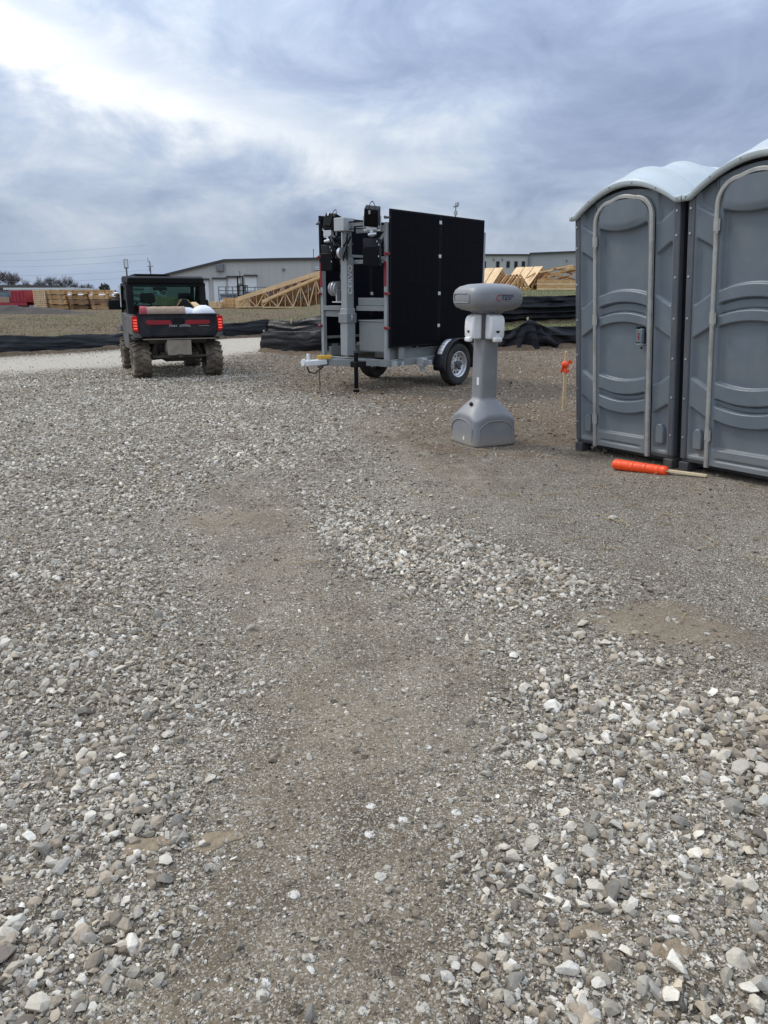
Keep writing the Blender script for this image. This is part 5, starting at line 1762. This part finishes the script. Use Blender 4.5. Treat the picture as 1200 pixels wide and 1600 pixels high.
for a, b in zip(top[:-1], top[1:]):
    mb.add([(a[0], -0.3, a[1] + 0.27), (b[0], -0.3, b[1] + 0.27), (b[0], 45, b[1] + 0.27), (a[0], 45, a[1] + 0.27)], [(0, 1, 2, 3)])
mb.build('roof', M['wall_siding_dim'], wh)
for x0, x1, z1 in ((-27.8, -26.2, 3.5), (-25.45, -23.6, 3.62), (-23.25, -21.5, 3.85), (-20.7, -19.0, 4.02)):
    d = MB().box(x0, x1, -0.06, -0.005, 0.0, z1).build('dock_door', M['door_white'], wh)
    for q in range(5):
        MB().box(x0 + 0.05, x1 - 0.05, -0.085, -0.062, 0.3 + q * (z1 - 0.5) / 5, 0.3 + (q + 0.92) * (z1 - 0.5) / 5).build('slat', M['door_white'], d)
    MB().box(x0 - 0.15, x1 + 0.15, -0.45, -0.02, z1 + 0.02, z1 + 0.24).build('lintel_shadow', M['trim_dark'], d)  # dark bar put in for the shadow above the door
MB().box(-24.9, -23.75, -0.5, -0.005, 4.75, 5.75).build('louvre_vent', M['louvre'], wh, bevel=0.03)
MB().box(-15.1, -14.75, -0.3, -0.005, 4.85, 5.15).build('wall_lamp', M['louvre'], wh)
MB().box(-10.2, -9.0, -0.5, -0.055, 4.95, 5.10).box(-10.2, -9.0, -0.5, -0.055, 5.2, 5.3).build('awning', M['door_white'], wh)
MB().cyl((-10.6, 2, 6.5), (-10.6, 2, 8.0), 0.06, n=6).build('mast_pipe', M['alu_dark'], wh)
wr_ = thing('warehouse', 'flat roofed grey warehouse with a row of small square windows beyond the roof trusses', 'warehouse', (0, 110, 1.2))
MB().box(10.5, 20.4, 0, 45, 0, 5.70).build('wall', M['wall_siding'], wr_)
MB().prism([(20.45, 0), (48, 0), (48, 7.2), (26.6, 6.12), (20.45, 5.86)], 0.1, 46).build('wall', M['wall_siding_dim'], wr_)
MB().box(20.2, 20.5, -0.2, 0.0, 0, 5.72).build('downpipe', M['louvre'], wr_)
mb = MB().box(10.4, 20.5, -0.25, 0.0, 5.66, 5.86)
mb.bar((20.4, -0.1, 5.92), (26.6, -0.1, 6.16), 0.3, 0.22).bar((26.6, -0.1, 6.16), (48, -0.1, 7.25), 0.3, 0.22)
mb.build('roof_trim', M['trim_dark'], wr_)
for x in (14.1, 16.0, 17.45, 18.55, 19.6):
    w = MB().box(x - 0.26, x + 0.26, -0.05, -0.005, 4.02, 4.92).build('window', M['louvre'], wr_)
    MB().box(x - 0.19, x + 0.0, -0.065, -0.052, 4.08, 4.86).build('pane', M['black'], w)
    MB().box(x + 0.03, x + 0.19, -0.065, -0.052, 4.08, 4.86).build('pane', M['black'], w)
for x in (15.4, 16.6):
    MB().box(x - 0.08, x + 0.08, -0.2, -0.005, 5.0, 5.25).build('wall_lamp', M['louvre'], wr_)
MB().box(25.6, 25.75, -0.15, 0.095, 4.9, 5.1).build('wall_lamp', M['louvre'], wr_)
# low far buildings on the left
lb = thing('shed', 'low pale roofed shed far off behind the small lumber piles', 'shed', (-52, 125, 0.4))
MB().box(-3, 12, 0, 12, 0, 0.9).build('wall', M['wall_siding_dim'], lb)
MB().prism([(-0.6, 0.9), (6, 1.65), (12.6, 0.9)], -3.5, 12.6, 'yz').build('roof', M['lumber_wrap'], lb)
lb = thing('shed', 'long low grey shed beyond the red steel frame, under the bare trees', 'shed', (-60, 105, 0.4))
MB().box(-6, 12.5, 0, 10, 0, 1.95).build('wall', M['stack_grey'], lb)
for k in range(7):
    MB().box(-5.5 + k * 2.5, -3.7 + k * 2.5, -0.1, -0.005, 0.7 + 0.4 * (k % 2), 1.85).build('wall_panel', (M['rack'], M['lumber_wrap'], M['louvre'])[k % 3], lb)
MB().box(-6.3, 12.8, -0.4, 10.3, 1.95, 2.45).build('roof', M['bark'], lb)
lb = thing('shed', 'pale flat canopy roof showing above the tallest lumber stack', 'shed', (-40, 92, 0.4))
MB().box(-5.2, 3.2, 0, 8, 1.72, 1.95).build('roof', M['lumber_wrap'], lb)
for x in (-5.0, -1.0, 3.0):
    MB().box(x - 0.1, x + 0.1, 0.1, 0.3, 0, 1.72).build('column', M['louvre'], lb)

# ------------------------------------------------------------------ lumber yard
def bundle(label, x, y, z, w, d, h, m, group, rz=0.0, cols=6, rows=4, seed=0, bands=2):
    """a strapped pack of boards: every board its own box, boards joined with gaps"""
    root = thing('lumber_bundle', label, 'lumber', (x, y, z), rz, group)
    r = random.Random(seed)
    mb = MB()
    for i in range(rows):
        for j in range(cols):
            g = r.uniform(0.004, 0.014)
            e = r.uniform(-0.05, 0.05)
            mb.box(-w / 2 + e, w / 2 + e, d * j / cols + g, d * (j + 1) / cols - g, 0.035 + (h - 0.035) * i / rows + g, 0.035 + (h - 0.035) * (i + 1) / rows - g)
    tag(mb.build('boards', m, root), kind='stuff')
    for k in (-0.35, 0.35):
        MB().box(w * k - 0.06, w * k + 0.06, 0, d, 0.0, 0.034).build('bearer', M['lumber_dark'], root)
    for k in range(bands):
        a = w * (-0.28 + 0.56 * k / max(1, bands - 1))
        MB().box(a - 0.012, a + 0.012, -0.008, d + 0.008, 0.03, h + 0.008).build('strap', M['louvre'], root)
    return root


GZ = tz(-28, 62)
LG = 'strapped lumber bundles in the tall stack'
rj = random.Random(5)
lab = {(0, 0): 'bottom bundle of the lumber stack, left end against the red frame', (0, 1): 'second bundle up, left column of the lumber stack', (0, 2): 'third bundle up, left column of the lumber stack', (0, 3): 'topmost bundle of the stack, at its left end',
       (1, 0): 'bottom middle bundle of the lumber stack', (1, 1): 'second bundle up in the middle column of the stack', (1, 2): 'third bundle up in the middle column of the stack', (1, 3): 'top middle bundle beneath the pale canopy roof',
       (2, 0): 'bottom bundle of the right column, tall lumber stack', (2, 1): 'second bundle up in the right column of the stack', (2, 2): 'third bundle up in the right column of the stack', (2, 3): 'top right bundle of the tall lumber stack'}
for c, (xc, wd) in enumerate(((-25.8, 1.45), (-24.15, 1.55), (-22.45, 1.6))):
    for k in range(4):
        if (c, k) == (1, 3) or (c, k) == (2, 3):
            h = 0.355
        else:
            h = 0.37
        bundle(lab[(c, k)] + ', fresh yellow boards', xc + rj.uniform(-.08, .08), 61 + rj.uniform(-.2, .2), GZ + k * 0.375, wd - 0.06, 1.1, h, (M['lumber'], M['lumber'], M['lumber_pale'], M['lumber_dark'])[rj.randrange(4)], LG, rj.uniform(-.02, .02), 6, 4, c * 7 + k)
# loose ends of boards at the left of the stack, turned end on
mb = MB()
for i in range(7):
    for j in range(10):
        mb.box(i * 0.13, i * 0.13 + 0.11, 0, 2.2 + rj.uniform(-.3, .3), j * 0.15, j * 0.15 + 0.12)
e = thing('lumber_pile', 'pile of boards seen end on, between the red frame and the tall lumber stack', 'lumber', (-27.5, 60.6, GZ), R(8))
tag(mb.build('boards', M['lumber_pale'], e), kind='stuff')
bundle('small brown lumber bundle under the white sheet, right of the tall stack', -20.35, 61, GZ + 0.36, 1.0, 1.0, 0.75, M['lumber'], 'small lumber piles', 0.03, 5, 6, 41)
bundle('low reddish board pile below the small brown bundle', -20.1, 60.6, GZ, 1.5, 1.0, 0.34, M['lumber_dark'], 'small lumber piles', 0, 5, 3, 42)
bundle('dark lumber bundle between the tall stack and the small brown one', -21.28, 62, GZ, 0.7, 1.0, 1.15, M['lumber_dark'], 'small lumber piles', 0, 5, 7, 43)  # boards in the dark lumber colour
bundle('pale lumber pile beside the cab of the utility vehicle', -17.9, 64, GZ, 2.4, 1.0, 0.95, M['lumber_pale'], 'small lumber piles', 0, 4, 4, 44)
bundle('flat pale boards on the ground just left of the utility vehicle', -18.6, 60, GZ, 1.4, 0.8, 0.30, M['lumber_pale'], 'small lumber piles', 0.1, 4, 2, 45)
sh_ = thing('cover_sheet', 'white sheet pitched over the small brown lumber bundle', 'sheet', (-20.6, 61.4, GZ + 1.12))
MB().add([(-0.8, -0.6, 0.05), (0.7, -0.6, 0.28), (1.1, -0.6, -0.15), (1.1, 1.0, -0.15), (0.7, 1.0, 0.28), (-0.8, 1.0, 0.05)], [(0, 1, 4, 5), (1, 2, 3, 4)]).build('sheet', M['lumber_wrap'], sh_, solid=0.03)
# red steel frame with an upright headboard
rf_ = thing('red_trailer_frame', 'long red steel trailer frame with an upright red headboard beside the lumber', 'trailer frame', (-33.5, 61, GZ))
MB().box(-4, 5.2, 0, 0.2, 0.30, 0.52).box(-4, 5.2, 1.7, 1.9, 0.30, 0.52).build('beam', M['red_steel'], rf_)
for k in range(8):
    MB().box(-3.8 + k * 1.15, -3.6 + k * 1.15, 0.2, 1.7, 0.32, 0.44).build('cross_member', M['red_steel'], rf_)
hb = MB().box(4.05, 5.25, 0, 1.9, 0.53, 1.45).build('headboard', M['red_steel'], rf_, bevel=0.03)
for k in range(4):
    MB().box(4.13 + k * 0.29, 4.18 + k * 0.29, -0.04, -0.005, 0.58, 1.38).build('rib', M['red_steel'], hb)
for k in range(6):
    MB().box(-3.4 + k * 1.25, -2.5 + k * 1.25, 0.3, 1.5, 0.525, 0.70 + 0.12 * (k % 3)).build('load_board', (M['lumber_pale'], M['lumber_dark'], M['kraft'])[k % 3], rf_)
for x in (-3.0, 0.5, 4.4):
    MB().box(x, x + 0.25, 0.2, 1.7, 0.0, 0.30).build('support', M['louvre'], rf_)
# grey stacks behind it
for k, (x, w, h, m) in enumerate(((-38.5, 3.5, 1.5, 'stack_grey'), (-34.8, 3.0, 1.3, 'rack'), (-31.7, 2.2, 1.25, 'stack_grey'))):
    bundle(('grey wrapped stack at the very edge of the photo behind the red frame', 'blue grey stack behind the middle of the red frame', 'grey stack behind the red headboard')[k], x, 68, tz(x, 68), w, 1.4, h, M[m], 'grey wrapped stacks', 0, 4, 5, 60 + k)
# wrapped pack seen through the cab glass
wp = bundle('pale wrapped lumber pack with dark print seen through the cab window', -18.25, 56.5, tz(-18, 56), 2.2, 1.2, 1.75, M['lumber_wrap'], 'grey wrapped stacks', 0, 2, 3, 71)
for k in range(3):
    MB().box(-0.8, 0.75 - 0.25 * k, -0.03, -0.01, 1.42 - k * 0.42, 1.56 - k * 0.42).build('printed_band', M['louvre'], wp)
# low truss and board piles in the middle
rj = random.Random(9)
for k in range(4):
    bundle(('low pile of boards right behind the utility vehicle', 'low board pile in front of the lift mast', 'low board pile left of the truss ramp', 'squat board pile under the lift mast, with dark gaps')[k], -14.2 + k * 1.25, 64 + (k % 2), tz(-12, 64), 1.2, 1.4, (0.55, 0.85, 0.75, 1.15)[k], M['lumber'] if k % 2 else M['lumber_pale'], 'low board piles', rj.uniform(-.1, .1), 5, 3, 80 + k)


def truss(name_label, a, b, base, n, m, th=0.09, depth=0.05, group=None, y=0.0, dual=False):
    """sloping mono truss standing upright: top chord a to b, feet along base"""
    mb = MB()
    mb.bar((a[0], 0, a[1]), (b[0], 0, b[1]), depth, th * 1.3)
    mb.bar((a[0], 0, base), (b[0], 0, base), depth, th)
    prev = None
    for k in range(n + 1):
        t = k / n
        x, z = a[0] + (b[0] - a[0]) * t, a[1] + (b[1] - a[1]) * t
        mb.bar((x, 0.004, base), (x, 0.004, z - 0.03), depth * 0.8, th * 0.9)
        if prev and z - base > 0.25:
            if k % 2:
                mb.bar((prev[0], -0.006, base), (x, -0.006, z - 0.03), depth * 0.8, th * 0.8)
            else:
                mb.bar((prev[0], -0.006, prev[1] - 0.03), (x, -0.006, base), depth * 0.8, th * 0.8)
        prev = (x, z)
    return mb


g0 = tz(-7.5, 62) - 0.03
rjt = random.Random(21)
for k in range(18):
    y = 62 + k * 0.24
    sh = 0.0 if k < 8 else -2.0
    far = k >= 8
    rx = rjt.uniform(-.45, .45)
    a = (-9.7 - k * 0.04 + sh + rx * 0.3, 0.62) if far else (-9.7 - k * 0.05 + rx * 0.3, 0.50)
    b = (-4.0, 3.05 + 0.02 * k) if far else (-4.2, 2.75)
    o = thing('roof_truss', 'wooden roof truss in the taller back row left of the solar trailer' if far else 'wooden roof truss in the lower front row left of the solar trailer', 'roof truss', (0, y, g0), 0, 'roof trusses in the taller back row' if far else 'roof trusses in the lower front row')
    # the row is told apart by depth only
    t_ = truss('', a, b, 0.08, (11 if far else 9) + k % 4, None)
    t_.build('chords_and_webs', M['lumber_pale'] if k in (0, 8) else (M['lumber'] if k % 4 == 0 else M['lumber_dark']), o)  # inner trusses dark: shade within the rows is put into the wood colour
e = thing('plank_deck', 'pale boards laid up the slope of the nearer roof trusses', 'boards', (0, 62, g0))
MB().bar((-9.75, -0.09, 0.52), (-4.2, -0.09, 2.78), 0.05, 0.26, up=(0, 0, 1)).build('plank', M['lumber_pale'], e)
MB().bar((-9.2, -0.15, 0.68), (-4.2, -0.15, 2.72), 0.05, 0.09).build('plank', M['lumber'], e)
MB().bar((-12.1, 1.85, 0.70), (-4.0, 1.85, 3.16), 0.05, 0.34).build('plank', M['lumber_pale'], e)


def gable(x, y, w, h, z0, m, n=5):
    mb = MB()
    mb.bar((x - w / 2, y, z0 + 0.05), (x, y, z0 + h), 0.05, 0.12)
    mb.bar((x + w / 2, y, z0 + 0.05), (x, y, z0 + h), 0.05, 0.12)
    mb.bar((x - w / 2, y, z0 + 0.05), (x + w / 2, y, z0 + 0.05), 0.05, 0.10)
    for k in range(1, n):
        xx = x - w / 2 + w * k / n
        zz = z0 + h * (1 - abs(xx - x) / (w / 2))
        mb.bar((xx, y, z0 + 0.05), (xx, y, zz), 0.045, 0.09)
        mb.bar((xx, y + 0.003, z0 + 0.05), (x + (xx - x) * 0.35, y + 0.003, z0 + h * 0.8), 0.04, 0.08)
    return mb


gz = tz(9, 55)
rj = random.Random(12)
for k, (cx, w, h, dy, m) in enumerate(((8.3, 2.5, 1.45, 0.0, 'lumber_pale'), (9.35, 2.2, 1.05, -1.5, 'lumber_dark'), (11.3, 3.2, 1.55, 1.0, 'lumber_pale'))):
    root = thing('truss_stack', ('stack of gable roof trusses with pale sheathing behind the head of the sink', 'low dark stack of gable trusses between two pale ones', 'gable truss stack with a bright sloping side, left part of the big wood heap')[k], 'roof trusses', (cx, 55 + dy, tz(cx, 55 + dy) - 0.03), R(38), 'gable truss stacks')
    for q in range(9):
        gable(0, q * 0.30, w, h, 0.0, None).build('truss', M['lumber_dark'] if q % 2 else M['lumber'], root)
    if k != 1:
        for q in range(3):
            MB().bar((-w / 2 - 0.03, 0.25 + q * 0.86, 0.10), (-0.03, 0.25 + q * 0.86, h + 0.08), 0.78, 0.03, up=(-h, 0, w / 2)).build('sheathing', M['lumber_pale'], root)
root = thing('truss_pile', 'tangled heap of pale wooden trusses just left of the nearest visible toilet edge', 'roof trusses', (12.6, 55, tz(12.6, 55) - 0.03))
for q in range(80):
    a = Vector((rj.uniform(-1.8, 2.6), rj.uniform(0, 2.6), rj.uniform(0.25, 1.7)))
    b = a + Vector((rj.uniform(-2.0, 2.0), rj.uniform(-.4, .4), rj.uniform(-0.5, 0.7)))
    a.z = min(a.z, 1.75 - 0.22 * abs(a.x - 0.6))
    b.z = min(max(b.z, 0.2), 1.75 - 0.22 * abs(b.x - 0.6))
    MB().bar(a, b, 0.06, 0.11).build('timber', (M['lumber'], M['lumber_pale'], M['lumber_dark'])[q % 3], root)
mb = MB()
for q in range(4):
    MB().box(-1.8, 3.0, -0.3, -0.22, 0.05 + q * 0.17, 0.20 + q * 0.17).build('plank', M['lumber'] if q % 2 else M['lumber_pale'], root)
for q in range(5):
    MB().box(-1.7 + q * 1.1, -1.55 + q * 1.1, -0.2, 2.6, 0.0, 0.30).build('bearer', M['lumber_dark'], root)

# lift truck and racks in front of the warehouse
fk = thing('forklift', 'dark forklift with a tall raised mast in front of the white dock doors', 'forklift', (-15.55, 84, tz(-15.5, 84)))
MB().box(-0.35, -0.22, 0, 0.15, 0.1, 3.0).box(0.22, 0.35, 0, 0.15, 0.1, 3.0).box(-0.35, 0.35, 0.02, 0.12, 2.9, 3.0).box(-0.35, 0.35, 0.02, 0.12, 2.1, 2.2).box(-0.35, 0.35, 0.02, 0.12, 1.4, 1.5).build('mast', M['black'], fk)
MB().box(-0.55, 0.55, 0.3, 2.3, 0.35, 1.1).build('body', M['louvre'], fk, bevel=0.06)
MB().box(-0.5, 0.5, 0.5, 1.8, 1.95, 2.05).build('guard_roof', M['black'], fk)
for sx in (-1, 1):
    MB().bar((sx * 0.46, 0.6, 1.1), (sx * 0.46, 0.6, 1.95), 0.07).bar((sx * 0.46, 1.7, 1.1), (sx * 0.46, 1.7, 1.95), 0.07).build('guard_post', M['black'], fk)
    for y in (0.5, 1.9):
        MB().cyl((sx * 0.42, y, 0.33), (sx * 0.62, y, 0.33), 0.33, n=16).build('wheel', M['rubber'], fk)
MB().cyl((0.0, 0.06, 3.0), (0.0, 0.06, 3.5), 0.03, n=6).build('beacon', M['black'], fk)
for k, (x, w) in enumerate(((-17.0, 2.3), (-13.6, 3.4), (-10.4, 2.8))):
    rk = thing('steel_rack', ('blue grey steel rack left of the forklift mast', 'blue grey steel rack right of the forklift mast', 'blue grey steel rack behind the top of the truss ramp')[k], 'rack', (x, 85, tz(x, 85)), 0, 'steel racks in the yard')
    n = 4
    for q in range(n):
        MB().box(-w / 2 + q * w / (n - 1) - 0.05, -w / 2 + q * w / (n - 1) + 0.05, 0, 0.1, 0, 1.9).build('upright', M['rack'], rk)
    for z in (0.5, 0.95, 1.4, 1.8):
        MB().box(-w / 2, w / 2, 0.1, 0.2, z, z + 0.09).build('rail', M['rack'], rk)
    MB().box(-w / 2 + 0.1, w / 2 - 0.1, 0.25, 1.1, 0.5, 1.15 + 0.2 * (k % 2)).build('load', M['stack_grey'], rk)

# dirt windrow along the yard
wv = MB()


def ridge(a, b):
    x = -44 + 26 * a
    y = 48.5 + 3.4 * (b - 0.5)
    h = 0.55 * math.sin(math.pi * b) * (0.75 + 0.6 * mnoise.noise(Vector((x * 0.7, b * 2, 3)))) * (1 if a < 0.86 else (1 - a) / 0.14)
    return (x, y, tz(x, y) - 0.05 + h + 0.06 * mnoise.noise(Vector((x * 3, b * 5, 1))))


wv.grid(ridge, 150, 10)
rd_ = wv.build('dirt_mound', mat('dark_soil', (0.048, 0.038, 0.031), 0.95, var=0.35, scale=2, bump=0.8, bscale=6), None, smooth=True, angle=180)
tag(rd_, kind='structure')

# ------------------------------------------------------------------ far trees, pole and wires
def bare_tree(label, x, y, h, spread, seed, group, m='bark', dens=5):
    root = thing('bare_tree', label, 'tree', (x, y, tz(x, y) - 0.1), 0, group)
    r = random.Random(seed)
    tr_ = MB()
    tr_.tube([(0, 0, 0), (0.05 * h * r.uniform(-.4, .4), 0, h * 0.2), (0.05 * h * r.uniform(-.4, .4), 0, h * 0.42)], [h * 0.03, h * 0.022, h * 0.014], 6)
    tr_.build('trunk', M[m], root)
    cr = MB()

    def grow(p, d, ln, rad, lev):
        q = p + d * ln
        cr.tube([p, (p + q) / 2 + Vector((r.uniform(-.08, .08), r.uniform(-.08, .08), 0.03)) * ln, q], [rad, rad * 0.8, rad * 0.55], 3)
        if lev == 0:
            return
        for _ in range(dens if lev > 1 else dens - 1):
            nd = (d + Vector((r.uniform(-.8, .8) * spread, r.uniform(-.8, .8), r.uniform(-.35, .6)))).normalized()
            grow(p + (q - p) * r.uniform(0.35, 1.0), nd, ln * r.uniform(0.55, 0.8), rad * 0.55, lev - 1)
    for k in range(6):
        a = k * 1.05 + r.uniform(-.3, .3)
        grow(Vector((0, 0, h * r.uniform(0.15, 0.4))), Vector((math.cos(a) * 0.75 * spread, math.sin(a) * 0.5, 0.9)).normalized(), h * 0.30, h * 0.013, 3)
    cr.build('crown', M[m], root)
    return root


TG = 'bare trees on the far skyline'
TL = [(-104, 205, 6.8, 1.6), (-100.5, 208, 8.2, 1.2), (-96.0, 206, 5.6, 1.4), (-87.0, 200, 7.2, 1.7), (-83.0, 203, 6.4, 1.5), (-79.5, 206, 5.0, 1.5), (-108.5, 210, 6.6, 1.6), (-72.0, 215, 3.4, 1.5), (-66.5, 220, 3.6, 1.4), (-61.0, 222, 3.3, 1.5)]
TLab = ['bare grey tree near the photo edge above the grey sheds', 'tallest thin bare tree above the red trailer frame', 'low bare tree left of the tall lumber stack', 'dense dark bare tree rising behind the tall lumber stack', 'bare tree just right of the densest one behind the stack', 'low bare bush at the end of the trees behind the stack', 'bare tree cut by the photo edge', 'small far bare tree above the white sheet', 'small far bare tree above the low shed', 'smallest far bare tree next to the cab roof']
for k, (x, y, h, s) in enumerate(TL):
    bare_tree(TLab[k], x, y, h, s, 30 + k, TG, dens=7)
# dark wooded line along the horizon
wl = MB()
rj = random.Random(4)
for k in range(5200):
    x = rj.uniform(-330, 340)
    y = rj.uniform(300, 345)
    hh = 3.2 + 1.6 * mnoise.noise(Vector((x * 0.03, 1, 0))) + 0.9 * mnoise.noise(Vector((x * 0.15, 2, 0)))
    z = rj.uniform(-0.5, max(0.6, hh))
    s = rj.uniform(0.5, 1.5)
    c = Vector((x, y, z + 0.6))
    dv = Vector((rj.uniform(-1, 1), rj.uniform(-1, 1), rj.uniform(-.6, .6))).normalized() * s
    e2 = Vector((rj.uniform(-1, 1), rj.uniform(-1, 1), rj.uniform(-1, 1))).normalized() * s
    wl.add([c - dv, c + e2 * 0.7, c + dv, c - e2 * 0.7], [(0, 1, 2, 3)])
tag(wl.build('woods', mat('far_wood', (0.105, 0.105, 0.105), 0.95, var=0.35, scale=0.2), None, fix=False), kind='stuff')
ev = thing('evergreen_tree', 'small dark round evergreen on the skyline beside the cab roof', 'tree', (-68.5, 190, tz(-68, 190)))
MB().cyl((0, 0, 0), (0, 0, 1.6), 0.15, 0.1, 8).build('trunk', M['bark'], ev)
cr = MB()
for k in range(420):
    v = Vector((rj.gauss(0, 1), rj.gauss(0, 1), rj.gauss(0, 1))).normalized() * rj.uniform(0.5, 1.0)
    c = Vector((v.x * 1.3, v.y * 1.3, 2.3 + v.z * 1.5))
    a_ = Vector((rj.uniform(-1, 1), rj.uniform(-1, 1), rj.uniform(-1, 1))).normalized() * 0.28
    b_ = Vector((rj.uniform(-1, 1), rj.uniform(-1, 1), rj.uniform(-1, 1))).normalized() * 0.2
    cr.add([c - a_, c + b_, c + a_, c - b_], [(0, 1, 2, 3)])
cr.build('crown', M['evergreen'], ev, fix=False)
po = thing('utility_pole', 'thin utility pole with a short cross arm above the cab roof', 'utility pole', (-44.9, 150, tz(-44.9, 150)))
MB().cyl((0, 0, 0), (0, 0, 7.2), 0.14, 0.10, 8).build('pole', M['pole'], po)
MB().box(-0.6, 0.6, -0.05, 0.05, 6.2, 6.32).build('cross_arm', M['pole'], po)
MB().cyl((0.02, -0.22, 5.3), (0.02, -0.22, 6.1), 0.2, n=10).build('transformer', M['louvre'], po)
MB().cyl((-0.3, 0, 6.9), (-0.32, 0, 7.8), 0.05, n=6).build('insulator', M['pole'], po)
for k, (z0, z1) in enumerate(((9.2, 10.4), (8.0, 8.9), (7.0, 7.7), (5.6, 5.9), (4.7, 4.6))):
    pts = [(-96 + 51 * t, 150, z0 + (z1 - z0) * t - 0.9 * math.sin(math.pi * t) + 0.35) for t in [i / 16 for i in range(17)]]
    w = MB().tube([(p[0] + 96, 0, p[2]) for p in pts], 0.016, 4).build('power_line', M['wire'])
    w.location = (-96, 150, 0)
    tag(w, ('topmost thin power line crossing the pale sky at the left', 'second power line down in the sky at the left', 'third power line down in the sky at the left', 'fourth power line down, just above the trees', 'lowest power line, close above the far treetops')[k], 'power line', 'power lines over the yard')
